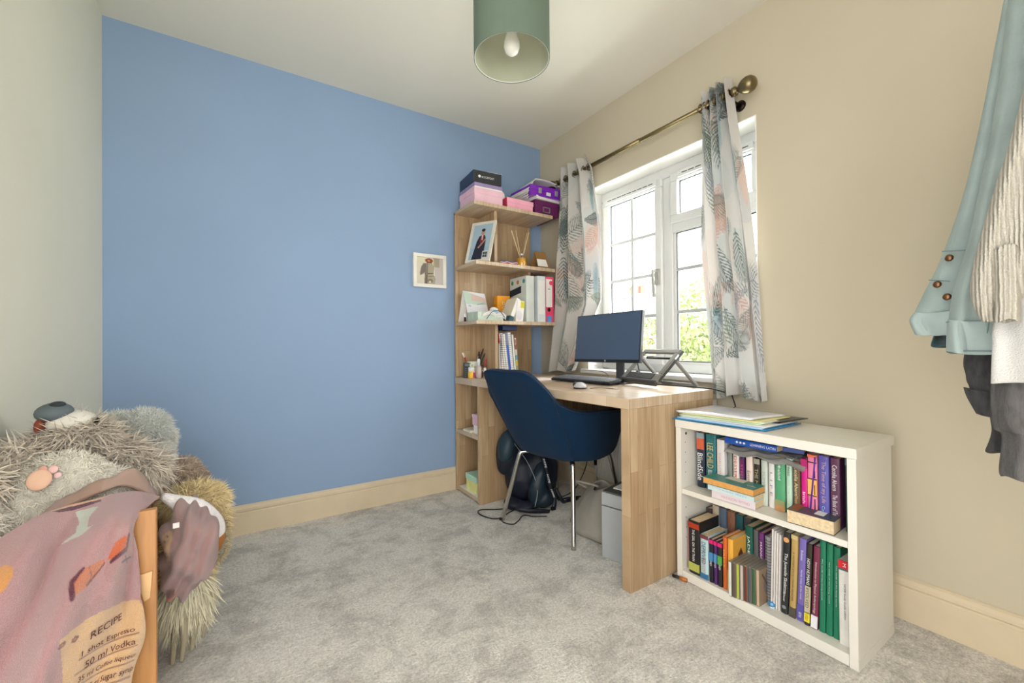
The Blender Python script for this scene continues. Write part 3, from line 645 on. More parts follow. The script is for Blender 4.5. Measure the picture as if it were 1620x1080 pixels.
# shelf 2 (z 1.084)
zs2 = 1.084
cd_ = thing('greeting_card', 'large open greeting card with pale floral print standing on the middle shelf', 'card', (-.65, -.22, zs2))
Tc = Matrix.Translation((-.700, -.125, zs2)) @ Matrix.Rotation(R(4), 4, 'Z')
cv = Canvas(.17, .20, 300, (.93, .93, .95)); cv.poly([(0, 0), (.17, .03), (.17, .075), (0, .085)], (.78, .86, .80)); cv.poly([(.06, .01), (.17, .03), (.17, .06), (.05, .06)], (.88, .78, .74)); cv.line(.09, .08, .155, .062, .002, .001, (.45, .47, .55)); cv.ell(.03, .095, .012, .006, (.75, .75, .82)); cv.rect(.09, .17, .165, .18, (.94, .84, .62))
c0 = Tc @ Vector((0, .02, .20)); cv.picture('front_leaf', pic, cd_, c0, Tc.to_3x3() @ Vector((.165, 0, -.012)), Tc.to_3x3() @ Vector((.03, -.03, -.198)))
MB().add([Tc @ Vector(p) for p in ((-.001, .022, .20), (-.012, .06, 0), (.165, .06, 0), (.165, .022, .19))], [(0, 1, 2, 3)]).build('back_leaf', whitep, cd_, solid=.001)
carton('card_box', 'pale green patterned small box at the left front of the middle shelf', 'box', -.700, -.52, -.300, -.165, zs2, zs2+.055, M('pale_green_card', (.74, .80, .74), rough=.7, var=.1, scale=60), None, rot=0)
vb = thing('small_vial', 'small dark vial with a white cap at the left end of the middle shelf', 'bottle', (-.710, -.15, zs2))
MB().lathe([(.007, 0), (.007, .028)], (-.710, -.150, zs2), 12).build('body', M('plum_glass', (.25, .12, .2), rough=.2), vb, smooth=True); MB().lathe([(.0065, .028), (.0065, .05)], (-.710, -.150, zs2), 12).build('cap', wl, vb)
fm = thing('face_masks', 'crumpled blue and white face masks beside the pale green box', 'mask', (-.54, -.28, zs2)); lb = M('mask_blue', (.72, .82, .90), rough=.8); nv = M('navy_trim', (.15, .2, .42), rough=.7)
for k, (cx, cz, rx, mm) in enumerate(((-.620, .030, .05, whitep), (-.585, .037, .060, lb), (-.545, .022, .050, whitep))):
    U, V = np.meshgrid(np.linspace(-1, 1, 22), np.linspace(-1, 1, 12)); Z = zs2+cz+.018*(1-U*U)-.012*V+.004*np.sin(9*V+k); Y = -.300-.012*(1-U**2)+.004*V+.004*k
    MB().grid(np.stack([cx+rx*U, Y, Z], -1)).build('mask', mm, fm, smooth=True, solid=.002)
MB().tube(cat_rom([(-.65, -.318, zs2+.008), (-.61, -.323, zs2+.055), (-.56, -.323, zs2+.058), (-.52, -.318, zs2+.02)], 6), .002, 6).build('ear_loop', nv, fm, smooth=True)
MB().ball((-.565, -.26, zs2+.070), (.03, .02, .018), 10).build('tissue', whitep, fm)
t_, T = carton('tea_box', 'orange-yellow carton standing behind the masks on the middle shelf', 'box', -.475, -.385, -.17, -.10, zs2, zs2+.175, M('orange_card', (.93, .62, .12), rough=.5), None, rot=-10)
cv_ = M('grey_print', (.55, .62, .62))
for k, s in enumerate(('D', 'O', 'B')): lettering(t_, s, tl(T, (-.430, -.1712, zs2+.125-.028*k)), tv(T, (1, 0, 0)), (0, 0, 1), .018, .02, whitep)
bk1 = thing('leaning_book', 'cream book leaning to the right beside the orange carton', 'book', (-.41, -.28, zs2))
Tl = Matrix.Translation((-.490, -.31, zs2)) @ Matrix.Rotation(R(24), 4, 'Y')
MB().box(0, .028, 0, .12, .0, .165, T=Tl).build('cover', M('cream_card', (.88, .85, .77)), bk1, bevel=.001); MB().box(.002, .026, -.0006, .12, .045, .163, T=Tl).build('label', whitep, bk1)
MB().box(-.0008, .029, -.001, .12, .0, .04, T=Tl).build('band', M('slate_teal', (.18, .32, .36)), bk1)['label'] = 'dark teal band at the foot'
mg = thing('paper_carton', 'small white carton with a yellow top leaning against the folder on the middle shelf', 'box', (-.34, -.29, zs2))
Tl = Matrix.Translation((-.440, -.318, zs2)) @ Matrix.Rotation(R(7), 4, 'Y')
MB().box(0, .055, 0, .05, 0, .135, T=Tl).build('body', whitep, mg, bevel=.001); MB().box(.025, .055, -.001, .0, .09, .13, T=Tl).build('panel', M('lime_card', (.83, .80, .25)), mg); MB().ball(Tl @ Vector((.022, -.002, .04)), (.024, .001, .03), 12).build('disc', M('pearl', (.85, .84, .86)), mg)
mf = thing('magazine_file', 'grey-white box file with coloured dots and a black stripe on the middle shelf', 'box file', (-.30, -.25, zs2))
lg = M('pale_grey_card', (.80, .82, .80), rough=.6)
MB().box(-.360, -.299, -.322, -.13, zs2, zs2+.295).build('body', lg, mf, bevel=.001)
def onface(u, v): return Vector((-.3605, -.13-.192*u, zs2+v))
nrm = Vector((-1, 0, 0))
for u, c_ in ((.16, (.20, .55, .30)), (.5, (.76, .45, .18)), (.86, (.25, .55, .55))): MB().lathe([(.014, 0), (.014, .0006)], onface(u, .262), 16, axis=nrm).build('dot', M('dot%d' % int(u*100), c_), mf)
MB().add([onface(.0, .17), onface(.7, .19), onface(.7, .235), onface(.0, .215)], [(0, 1, 2, 3)]).build('stripe', M('navy_black', (.10, .12, .2)), mf)
wf2 = thing('ring_binder', 'plain white ring binder between the dotted file and the pink file', 'file', (-.24, -.25, zs2)); MB().box(-.270, -.206, -.322, -.12, zs2, zs2+.300).build('cover', M('white_file', (.84, .87, .88)), wf2, bevel=.002); MB().box(-.262, -.214, -.3232, -.3222, zs2+.05, zs2+.27).build('spine_label', whitep, wf2)
pb = thing('lever_arch_file', 'pink and white lever arch file at the right of the middle shelf', 'file', (-.18, -.25, zs2)); hot = M('hot_pink', (.91, .30, .45), rough=.45)
MB().box(-.20, -.135, -.318, -.06, zs2, zs2+.30).build('body', hot, pb, bevel=.001); MB().box(-.198, -.148, -.3195, -.318, zs2+.10, zs2+.285).build('spine_label', whitep, pb)
MB().lathe([(.013, 0), (.013, .001)], (-.175, -.3185, zs2+.082), 18, axis=(0, -1, 0)).build('finger_hole', dark, pb); MB().box(-.19, -.155, -.3197, -.318, zs2+.0, zs2+.04).build('sticker', M('sky_blue_print', (.35, .6, .85)), pb)
MB().lathe([(.015, 0), (.015, .001)], (-.158, -.3197, zs2+.26), 18, axis=(0, -1, 0)).build('dot', hot, pb); MB().box(-.182, -.165, -.3198, -.3194, zs2+.215, zs2+.222).build('print', M('grey_print', (.55, .62, .62)), pb)
mr = thing('ring_binder', 'maroon folder standing at the far right end of the middle shelf', 'file', (-.11, -.25, zs2))
MB().box(-.130, -.118, -.30, -.07, zs2, zs2+.26, T=Matrix.Translation((-.13, 0, zs2)) @ Matrix.Rotation(R(1), 4, 'Y') @ Matrix.Translation((.13, 0, -zs2))).build('cover', M('maroon_card', (.55, .12, .25), rough=.5), mr, bevel=.001)

# desk level z .73 : stationery and notebooks
ZD = .7302
kb_ = thing('calculator', 'dark grey calculator standing upright at the left end of the desk shelf', 'calculator', (-.70, -.27, ZD))
Tk = Matrix.Translation((-.7135, -.135, ZD)) @ Matrix.Rotation(R(4), 4, 'Y') @ Matrix.Rotation(R(-6), 4, 'X')
MB().box(0, .05, 0, .012, 0, .098, T=Tk).build('body', M('charcoal_plastic', (.22, .23, .26), rough=.5), kb_, bevel=.002)
for i in range(4):
    for j in range(5): MB().box(.006+i*.011, .013+i*.011, -.0015, .0, .008+j*.012, .016+j*.012, T=Tk).build('key', M('grey_key', (.42, .43, .46)), kb_)
MB().box(.006, .044, -.001, 0, .074, .09, T=Tk).build('display', M('lcd', (.45, .5, .45)), kb_)
pp = thing('pen_pot', 'patterned white pen pot full of pens on the desk under the shelves', 'pen pot', (-.635, -.10, ZD))
cv = Canvas(.3, .1, 300, (.90, .90, .84))
for _ in range(60): cv.line(*(rng.uniform(0, .3), rng.uniform(0, .1)), *(rng.uniform(0, .3), rng.uniform(0, .1)), .001, .001, random.choice([(.4, .5, .35), (.5, .5, .5), (.6, .65, .5)]), .5) if False else cv.ell(rng.uniform(0, .3), rng.uniform(0, .1), .006, .003, random.choice([(.42, .52, .36), (.55, .55, .5), (.62, .66, .5)]), .9, rng.uniform(0, 3))
TH, ZZ = np.meshgrid(np.linspace(0, 2*np.pi, 60), np.linspace(0, 1, 24)); mb = MB(); mb.grid(np.stack([-.635+.042*np.cos(TH), -.100+.042*np.sin(TH), ZD+.1*ZZ], -1)); mb.c = cv.sample(TH/6.283*.3, ZZ*.1).reshape(-1, 4); mb.build('pot', pic, pp, smooth=True, solid=.002)
MB().lathe([(.04, 0), (.04, .003)], (-.635, -.100, ZD), 24).build('base', whitep, pp)
def pen(x, y, dx, dy, z0, ln, c_, lab, tip=None):
    t_ = thing('pen', lab, 'pen', (x, y, z0)); p0 = Vector((x, y, z0)); d = Vector((dx, dy, 1)).normalized()
    MB().tube([p0, p0+d*ln*.8], .0038, 8).build('barrel', M('pen_%02d%02d%02d' % tuple(int(c*99) for c in c_), c_, rough=.35), t_, smooth=True)
    MB().tube([p0+d*ln*.8, p0+d*ln], .0042, 8).build('cap', M('pencap', tip or (.15, .15, .17), rough=.4) if tip is None else M('pencap_%d' % int(tip[0]*99), tip), t_, smooth=True)
pen(-.650, -.10, -.30, 0, ZD+.006, .16, (.72, .18, .16), 'red pencil leaning left in the patterned pen pot', (.8, .7, .6))
pen(-.640, -.11, -.42, .1, ZD+.006, .165, (.60, .25, .20), 'brown-red pencil leaning furthest left in the patterned pot', (.9, .9, .88))
pen(-.625, -.11, .25, -.05, ZD+.006, .145, (.95, .45, .12), 'orange highlighter in the patterned pen pot')
pen(-.62, -.095, .40, 0, ZD+.006, .19, (.12, .20, .18), 'dark green pen tall in the patterned pot')
pen(-.615, -.10, .46, -.1, ZD+.006, .185, (.18, .22, .25), 'charcoal pen in the patterned pot beside the dark green one')
pen(-.61, -.09, .2, 0, ZD+.006, .16, (.85, .86, .84), 'white pen upright in the patterned pot')
gp_ = thing('glass_tumbler', 'clear glass tumbler of pens to the right of the spray bottle', 'glass', (-.565, -.22, ZD))
MB().lathe([(.001, .002), (.024, .002), (.028, .075), (.0265, .075), (.022, .006), (.001, .006)], (-.580, -.135, ZD), 24, cap=False).build('cup', glassmat('clear_glass', (.95, .96, .95)), gp_, smooth=True)
pen(-.588, -.14, .35, 0, ZD+.008, .16, (.85, .25, .40), 'pink pen leaning right in the glass tumbler', (.9, .3, .45))
pen(-.580, -.13, .42, .1, ZD+.008, .155, (.10, .50, .40), 'teal pen leaning right in the glass tumbler', (.1, .45, .35))
pen(-.574, -.138, .30, .2, ZD+.008, .14, (.80, .82, .80), 'pale grey pen in the glass tumbler', (.7, .72, .7))
sb = thing('spray_bottle', 'clear spray bottle with a white cap in front of the pens', 'bottle', (-.62, -.30, ZD))
MB().lathe([(.017, 0), (.018, .004), (.018, .065), (.010, .078)], (-.638, -.190, ZD), 20).build('body', M('frosted_pink', (.86, .80, .78), rough=.15, trans=.3), sb, smooth=True); MB().lathe([(.010, .078), (.010, .115), (.007, .12)], (-.638, -.190, ZD), 16).build('cap', M('frosted_cap', (.86, .9, .92), rough=.1), sb, smooth=True)
ij = thing('ink_jar', 'small jar with a white lid and yellow and magenta label by the calculator', 'jar', (-.665, -.305, ZD))
MB().lathe([(.019, 0), (.020, .003), (.020, .04)], (-.685, -.180, ZD), 20).build('jar', M('yellow_label', (.93, .74, .2)), ij, smooth=True); MB().box(-.681, -.668, -.2015, -.197, ZD+.004, ZD+.035).build('label', M('magenta_label', (.65, .15, .5)), ij); MB().lathe([(.018, .04), (.018, .068)], (-.685, -.180, ZD), 20).build('lid', wl, ij, smooth=True)
wb = thing('white_tube', 'short white glue stick at the chair back edge of the stationery', 'tube', (-.59, -.305, ZD)); MB().lathe([(.009, 0), (.009, .05), (.008, .052)], (-.598, -.200, ZD), 16).build('body', wl, wb, smooth=True); MB().lathe([(.0085, .052), (.0085, .062)], (-.598, -.200, ZD), 16).build('cap', whitep, wb, smooth=True)

# notebooks standing to the right of the divider
nbs = [(-.525, .010, .24, 0, (.70, .72, .70), 'thin grey-edged notebook first beside the shelf divider'), (-.512, .010, .25, 3, (.92, .91, .88), 'white spiral notebook second from the shelf divider'),
       (-.490, .018, .275, 8, (.80, .13, .13), 'bright red ring-bound notebook on the desk under the shelves'), (-.465, .018, .28, 8, (.93, .93, .91), 'white spiral notebook leaning against the red one'),
       (-.440, .016, .275, 8, (.94, .93, .92), 'white pad with black rings in the middle of the notebooks'), (-.418, .012, .22, 8, (.16, .32, .72), 'shorter blue notebook among the white pads'),
       (-.398, .022, .285, 7, (.78, .82, .92), 'pale blue spiral pad right of the blue notebook'), (-.368, .012, .28, 5, (.86, .85, .80), 'cream pad second from the right of the notebooks'), (-.348, .014, .25, 3, (.66, .48, .42), 'book with a patchwork coloured spine at the right end of the notebooks')]
for i_, (x, th, h, an, c_, lab) in enumerate(nbs):
    x = (-.526, -.515, -.503, -.484, -.464, -.446, -.432, -.408, -.394)[i_]; h = (.215, .25, .275, .28, .275, .20, .285, .27, .25)[i_]; an = (0, 1, 5, 7, 7, 7, 6, 5, 4)[i_]
    t_ = thing('notebook', lab, 'notebook', (x, -.155, ZD), 'notebooks standing on the desk')
    T = Matrix.Translation((x, -.155, ZD+.0015)) @ Matrix.Rotation(R(-an), 4, 'Y')
    cm_ = M('nb_%d' % int(-x*1000), c_, rough=.5)
    MB().box(0, .0012, -.10, .10, 0, h, T=T).build('cover', cm_, t_); MB().box(th-.0012, th, -.10, .10, 0, h, T=T).build('cover', cm_, t_)
    MB().box(.0013, th-.0013, -.098, .098, .002, h-.002, T=T).build('pages', whitep, t_)
    if 'spiral' in lab or 'ring' in lab:
        s_ = MB()
        for k in range(int(h/.012)): s_.tube([T @ Vector((th/2+(th/2+.002)*math.cos(a), -.10+.006*math.sin(a), .008+k*.012)) for a in np.linspace(0, 2*np.pi, 9)[:-1]], .0009, 4, close=True)
        s_.build('spiral_binding', M('black_wire', (.2, .2, .22), rough=.3), t_)
    elif 'patchwork' in lab:
        for k in range(7): MB().box(-.0004, th+.0004, -.1015, -.0985, .004+k*.034, .036+k*.034, T=T).build('spine_patch', M('patch%d' % k, ((.85, .84, .8), (.55, .6, .45), (.80, .72, .30), (.35, .6, .66), (.80, .78, .75), (.55, .35, .28), (.72, .5, .45))[k]), t_)
    else: MB().box(-.0003, th+.0003, -.1012, -.099, .0, h*.999, T=T).build('spine', cm_, t_)
hb = thing('storage_tin', 'navy box lying flat on top of the standing notebooks', 'box', (-.41, -.18, 1.03)); MB().box(-.500, -.39, -.26, -.09, 1.030, 1.058).build('body', M('deep_navy', (.10, .18, .36), rough=.5), hb, bevel=.002); MB().box(-.499, -.391, -.2612, -.0888, 1.04, 1.058).build('lid', M('deep_navy', (.10, .18, .36)), hb)

# lower cubbies
carton('gift_box', 'small pale pink box on top of the white box in the lower cubby', 'box', -.70, -.63, -.30, -.22, .449, .515, pinkc, pinkc, .02)
carton('card_box', 'white box under the pink box in the lower cubby', 'box', -.695, -.635, -.30, -.225, .397, .449, whitep, None)
carton('paperback_book', 'flat cream paperback lying at the front of the lower cubby', 'book', -.715, -.705+.06, -.215, -.12, .397, .412, M('cream_card', (.88, .85, .77)), None)
carton('note_block', 'mint and yellow block of paper in the bottom cubby', 'paper block', -.70, -.56, -.27, -.13, .0345, .135, M('pale_yellow', (.88, .88, .58), rough=.7), M('mint_paper', (.70, .86, .78), rough=.7), .035)
carton('paper_stack', 'white papers lying flat at the front of the bottom cubby', 'papers', -.718, -.60, -.315, -.06, .034, .0345, whitep, None)

# ------------------------------------------------------------------ on the desktop: monitor, keyboard, mouse, laptop stand
scr = M('screen_reflection_tint', (.25, .32, .42), rough=.32, var=.02, spec=.8); bez = M('monitor_black', (.09, .09, .10), rough=.4)  # screen's blue-grey base colour stands in for the room's reflection
mo = thing('monitor', 'black flat computer monitor switched off on the desk in front of the window', 'monitor', (-.20, -.91, ZD))
xm = -.245; y0, y1, z0, z1 = -1.128, -.668, .838, 1.103
Tm = Matrix.Translation((xm, (y0+y1)/2, .97)) @ Matrix.Rotation(R(-1), 4, 'X') @ Matrix.Rotation(R(7), 4, 'Y') @ Matrix.Rotation(R(1.5), 4, 'Z') @ Matrix.Translation((-xm, -(y0+y1)/2, -.97))
MB().box(xm, xm+.022, y0, y1, z0, z1, T=Tm).build('casing', bez, mo, bevel=.003); MB().box(xm-.0012, xm, y0+.005, y1-.005, z0+.016, z1-.005, T=Tm).build('screen', scr, mo)
MB().box(xm-.002, xm, y0+.001, y1-.001, z0, z0+.015, T=Tm).build('bezel', bez, mo)
em = MB().lathe([(.0055, 0), (.0055, .0006)], Tm @ Vector((xm-.002, -.905, z0+.008)), 18, axis=(-1, 0, 0)).build('emblem', M('silver_metal', (.8, .8, .8)), mo)
lettering(mo, 'hp', Tm @ Vector((xm-.0030, -.905, z0+.0078)), (0, -1, 0), (0, 0, 1), .006, .006, dark)
MB().prism([(xm+.022, -.985, .845), (xm+.022, -.935, .845), (xm+.022, -.935, 1.0), (xm+.022, -.985, 1.0)], (.02, 0, 0)).box(xm+.035, xm+.05, -.985, -.935, ZD+.006, .98).build('stand_column', M('monitor_grey', (.25, .25, .26), rough=.4), mo, bevel=.003)
MB().box(xm-.04, xm+.11, -1.03, -.87, ZD, ZD+.009).build('stand_base', M('monitor_grey', (.25, .25, .26)), mo, bevel=.003)

kb = thing('keyboard', 'black computer keyboard with grey keys on the desk', 'keyboard', (-.35, -.82, ZD))
Tk = Matrix.Translation((-.402, -.622, ZD+.003)) @ Matrix.Rotation(R(5), 4, 'Z') @ Matrix.Rotation(R(-5), 4, 'Y')
MB().box(0, .125, -.42, 0, 0, .012, T=Tk).build('body', M('key_body', (.10, .10, .12), rough=.5), kb, bevel=.003)
km = M('key_cap', (.36, .37, .40), rough=.4)
for r_ in range(6):
    for c_ in range(21):
        if r_ == 0 and 4 <= c_ <= 8:
            if c_ == 4: MB().box(.006, .022, -.012-c_*.0193-.096, -.012-c_*.0193, .012, .017, T=Tk).build('key', km, kb)
            continue
        MB().box(.006+r_*.0192, .022+r_*.0192, -.008-c_*.0193-.0165, -.008-c_*.0193, .012, .0165, T=Tk).build('key', km, kb)
ms = thing('computer_mouse', 'silver and black computer mouse at the front of the desk', 'mouse', (-.57, -1.05, ZD))
Tm2 = Matrix.Rotation(R(65), 4, 'Z')
MB().ball((-.572, -1.052, ZD+.010), (.055*.62, .030, .022), 20, T=Tm2).build('shell', M('silver_plastic', (.72, .72, .72), rough=.25), ms, smooth=True)
MB().ball((-.572, -1.052, ZD+.006), (.055*.66, .032, .008), 20, T=Tm2).build('base', dark, ms, smooth=True)
MB().ball((-.585, -1.035, ZD+.0185), (.016, .012, .014), 14, T=Tm2).build('buttons', M('charcoal_plastic', (.22, .23, .26)), ms, smooth=True)
us = thing('usb_dongle_key', 'thin cord with a small key on the desk right of the mouse', 'key', (-.50, -1.12, ZD)); MB().tube(cat_rom([(-.53, -1.075, ZD+.002), (-.50, -1.10, ZD+.004), (-.475, -1.13, ZD+.003), (-.462, -1.17, ZD+.002)], 5), .0018, 6).build('cord', M('brown_cord', (.5, .36, .28)), us, smooth=True); MB().tube([(-.462+.012*math.cos(a), -1.175+.012*math.sin(a), ZD+.002) for a in np.linspace(0, 2*np.pi, 13)[:-1]], .0016, 6, close=True).build('ring', M('silver_metal', (.8, .8, .8)), us, smooth=True)
# papers by the shelf, on the desk
for (x_, y_, rr, lab, c_) in ((-.50, -.46, 12, 'white sheet of paper on the desk right of the notebooks', whitep), (-.40, -.53, -8, 'pinkish notepad on the desk left of the keyboard', M('blush_paper', (.93, .86, .84)))):
    t_ = thing('notepad', lab, 'paper', (x_, y_, ZD)); T = Matrix.Translation((x_, y_, ZD)) @ Matrix.Rotation(R(rr), 4, 'Z'); MB().box(-.06, .06, -.075, .075, 0, .004, T=T).build('pages', c_, t_)
pt = thing('pencil', 'thin dark pen lying behind the keyboard', 'pen', (-.23, -.75, ZD)); MB().tube([(-.235, -.69, ZD+.018), (-.235, -.83, ZD+.018)], .004, 8).build('barrel', dark, pt, smooth=True); MB().tube([(-.235, -.83, ZD+.018), (-.235, -.842, ZD+.018)], [.004, .001], 8).build('tip', whitep, pt)

ls = thing('laptop_stand', 'grey folding laptop stand with open frame at the right end of the desk', 'laptop stand', (-.2, -1.2, ZD))
gm = M('stand_grey', (.46, .45, .43), rough=.38, var=.04); gd = M('stand_dark', (.22, .22, .22), rough=.5)
Ps = Vector((-.262, -1.125, ZD+.022)); ax = Vector((.15, .989, 0)).normalized()   # hinge axis, roughly along y
upv = (Vector((.74, -.12, .66))).normalized(); upv = (upv-ax*upv.dot(ax)).normalized(); nn = ax.cross(upv)
if nn.z < 0: nn = -nn
def F(u, v, w_=0): return Ps+ax*u+upv*v+nn*w_
def slab(mb, u0, u1, v0, v1, w0, w1):
    v = [F(u, v_, w_) for u in (u0, u1) for v_ in (v0, v1) for w_ in (w0, w1)]
    return mb.add(v, [(0, 1, 3, 2), (4, 6, 7, 5), (0, 4, 5, 1), (2, 3, 7, 6), (0, 2, 6, 4), (1, 5, 7, 3)])
hw, hl = .125, .225
a = MB(); slab(a, -hw, hw, hl-.03, hl, 0, .012); slab(a, -hw, hw, 0, .055, 0, .012); slab(a, -hw, -hw+.026, .055, hl-.03, 0, .012); slab(a, hw-.026, hw, .055, hl-.03, 0, .012)
a.build('upper_frame', gm, ls, bevel=.004)
a = MB(); slab(a, -hw-.002, hw+.002, -.010, .008, -.010, .018); a.build('front_lip', gd, ls, bevel=.004)
a = MB(); slab(a, -hw+.035, hw-.035, .012, .05, .012, .015); a.build('grip_pad', gd, ls, bevel=.001)
a = MB(); slab(a, -hw-.001, -hw+.003, .02, hl, -.010, .0); a.build('edge_rail', gd, ls); a = MB(); slab(a, hw-.003, hw+.001, .02, hl, -.010, .0); a.build('edge_rail', gd, ls)
a = MB(); slab(a, -hw-.0016, -hw-.0005, .16, .19, .001, .010); a.build('maker_badge', wl, ls)
hinge = [F(-hw+.012, .165, -.006), F(hw-.012, .165, -.006)]
foot = [Vector((-.105, -1.335, ZD+.008)), Vector((-.062, -1.115, ZD+.008))]
for h_, f_ in zip(hinge, foot):
    d = (f_-h_); side = ax*.009; n2 = d.cross(ax).normalized()*.006
    MB().add([h_-side-n2, h_+side-n2, h_+side+n2, h_-side+n2, f_-side*1.1-n2, f_+side*1.1-n2, f_+side*1.1+n2, f_-side*1.1+n2], [(0, 1, 2, 3), (4, 7, 6, 5), (0, 4, 5, 1), (1, 5, 6, 2), (2, 6, 7, 3), (3, 7, 4, 0)]).build('rear_leg', gm, ls, bevel=.002)
MB().tube([foot[0], foot[1]], .009, 10).build('rear_bar', gm, ls, smooth=True)
MB().tube([F(-hw+.02, .19, -.02), F(hw-.02, .19, -.02)], .006, 8).build('cross_bar', gd, ls)

# cables on and behind the desk
cbm = M('black_cable', (.05, .05, .055), rough=.5)
def cable(label, pts, r_=.0028, mat=None, plug=None, name='cable'):
    t_ = thing(name, label, 'cable', pts[0]); MB().tube(cat_rom(pts, 8), r_, 7).build('cord', mat or cbm, t_, smooth=True)
    if plug: MB().box(*plug).build('plug', cbm, t_, bevel=.003)
    return t_
cable('thin grey cable looping from behind the left curtain over the desk behind the keyboard', [(-.16, -.36, ZD+.004), (-.19, -.48, ZD+.02), (-.17, -.60, ZD+.05), (-.16, -.78, ZD+.05), (-.18, -.86, ZD+.02), (-.19, -.80, ZD+.004), (-.16, -.70, ZD+.003)], .0022, M('grey_cable', (.35, .33, .30)))
cable('black monitor cable hanging down behind the screen to the desk', [(-.19, -1.06, .86), (-.18, -1.065, .80), (-.17, -1.09, ZD+.004), (-.15, -1.16, ZD+.003)], .003, None, (-.196, -.182, -1.07, -1.056, .765, .80))
cable('black cable running along the back of the desk behind the laptop stand', [(-.14, -.98, ZD+.003), (-.15, -1.10, ZD+.003), (-.13, -1.25, ZD+.003), (-.125, -1.40, ZD+.004), (-.10, -1.47, .72)], .003)
cable('black cable with a plug hanging below the right-hand curtain', [(-.03, -1.455, .80), (-.035, -1.46, .72), (-.03, -1.475, .66), (-.03, -1.475, .645)], .003, None, (-.045, -.018, -1.492, -1.46, .632, .648))
cable('black cable dropping from the desk to the floor beside the radiator pipe', [(-.10, -.60, .69), (-.095, -.595, .45), (-.09, -.58, .22), (-.12, -.54, .08), (-.16, -.50, .006), (-.3, -.53, .006)], .003)

# ------------------------------------------------------------------ blue tub chair
denimc = M('teal_blue_fabric', (.05, .165, .27), rough=.92, var=.14, scale=260, bump=.3, bscale=900, stretch=(1, 1, .4), sheen=.04, spec=.15)
chr_ = M('chrome_tube', (.78, .77, .75), rough=.16, metal=1, var=.03)
O = Vector((-.45, -.79, 0)); FU = Vector((.98, .2, 0)); RV = Vector((.2, -.98, 0))
def W3(u, v, z): return O+FU*u+RV*v+Vector((0, 0, z))
chair = thing('tub_chair', 'dark blue fabric tub chair on four chrome legs pulled up to the desk', 'chair', O)
half = [((-.19, 0, .395), (-.43, 0, .813)), ((-.188, .10, .39), (-.433, .135, .808)), ((-.165, .165, .385), (-.372, .188, .742)), ((-.125, .19, .378), (-.315, .225, .668)), ((-.04, .222, .372), (-.22, .27, .628)), ((.07, .225, .376), (-.04, .287, .614)), ((.15, .212, .388), (.09, .285, .600)), ((.185, .19, .41), (.158, .268, .540))]
st = [tuple((b[0], -b[1], b[2]) for b in h) for h in half[::-1]][:-1]+[tuple(h) for h in half]
base = cat_rom([h[0] for h in st], 5); rim = cat_rom([h[1] for h in st], 5); n = len(base); m_ = 12
rows = []
for k in range(m_+1):
    t = k/m_; row = []
    for i in range(n):
        s = 2*i/(n-1)-1; b_, r_ = base[i], rim[i]; p = b_+(r_-b_)*t
        bul = .016*math.sin(math.pi*t**.7)*(1-.8*t)*(1-.3*abs(s)); d = np.array([b_[0]+.0, b_[1]]); d = d/(np.linalg.norm(d)+1e-6)
        row.append((p[0]+d[0]*bul, p[1]+d[1]*bul, p[2]))
    rows.append(row)
outer = [[W3(*p) for p in r] for r in rows]
def inward(p, a): 
    d = np.array([p[0], p[1]]); L_ = np.linalg.norm(d)+1e-6; return (p[0]-d[0]/L_*a, p[1]-d[1]/L_*a, p[2])
inner = [[W3(*inward(p, .034)) for p in r] for r in rows]
# closed shell: outer up, over the rim, inner down
shell = outer+[[W3(*(lambda q: (q[0], q[1], q[2]+.010))(inward(p, .017))) for p in rows[-1]]]+inner[::-1]
sm = MB(); sm.grid([[tuple(p) for p in r] for r in shell]); K = len(shell)
# end caps of the arms
for i in (0, n-1):
    idx = [r*n+i for r in range(K)]; sm.f.append(tuple(idx))
sm.build('shell', denimc, chair, smooth=True)
# piping seam around the rim
MB().tube([W3(*(lambda q: (q[0], q[1], q[2]+.002))(p)) for p in rows[-1]], .0035, 6).build('piping', M('navy_piping', (.06, .13, .22), rough=.8), chair, smooth=True)
for i in (n//2+13, n//2-13): MB().tube([W3(p[0]*1.004, p[1]*1.004, p[2]) for p in [r[i] for r in rows]], .0022, 5).build('seam', M('navy_piping', (.06, .13, .22)), chair, smooth=True)
# underside pan and seat cushion
pan = [np.array(p) for p in rows[0]]; ring0 = [(p[0], p[1], p[2]) for p in pan]
under = MB(); cpt = (0, 0, .362); vv = [W3(*cpt)]; 
for sc_, zz_ in ((.5, .364), (.85, .370), (1.0, None)):
    for p in ring0: vv.append(W3(p[0]*sc_, p[1]*sc_, (zz_ if zz_ else p[2])))
ff = [(0, 1+i, 1+(i+1) % n) for i in range(n)]
for k in range(2): ff += [(1+k*n+i, 1+k*n+(i+1) % n, 1+(k+1)*n+(i+1) % n, 1+(k+1)*n+i) for i in range(n)]
under.add(vv, ff); under.build('seat_base', denimc, chair, smooth=True)
cu = MB(); L1 = []
for z, s in ((.385, .80), (.39, .92), (.43, .95), (.462, .90), (.472, .7), (.475, .3)): L1.append([W3(p[0]*s+.01, p[1]*s, z) for p in ring0])
cu.grid([[tuple(q) for q in r+[r[0]]] for r in L1]); cu.f.append(tuple(range(5*(n+1), 6*(n+1)-1))); cu.build('seat_cushion', denimc, chair, smooth=True)
for su, sv, fu, fv in ((-1, -1, -.222, -.248), (-1, 1, -.218, .222), (1, -1, .23, -.248), (1, 1, .23, .222)):
    top_ = W3(su*.10, sv*.12, .368); k1 = W3(su*.145, sv*.165, .366); k2 = W3(su*.16, sv*.178, .345); ft = W3(fu, fv, .0)
    MB().tube(cat_rom([top_, k1, k2, k2+(ft-k2)*.3, k2+(ft-k2)*.65, ft], 5), .0115, 12).build('leg', chr_, chair, smooth=True)
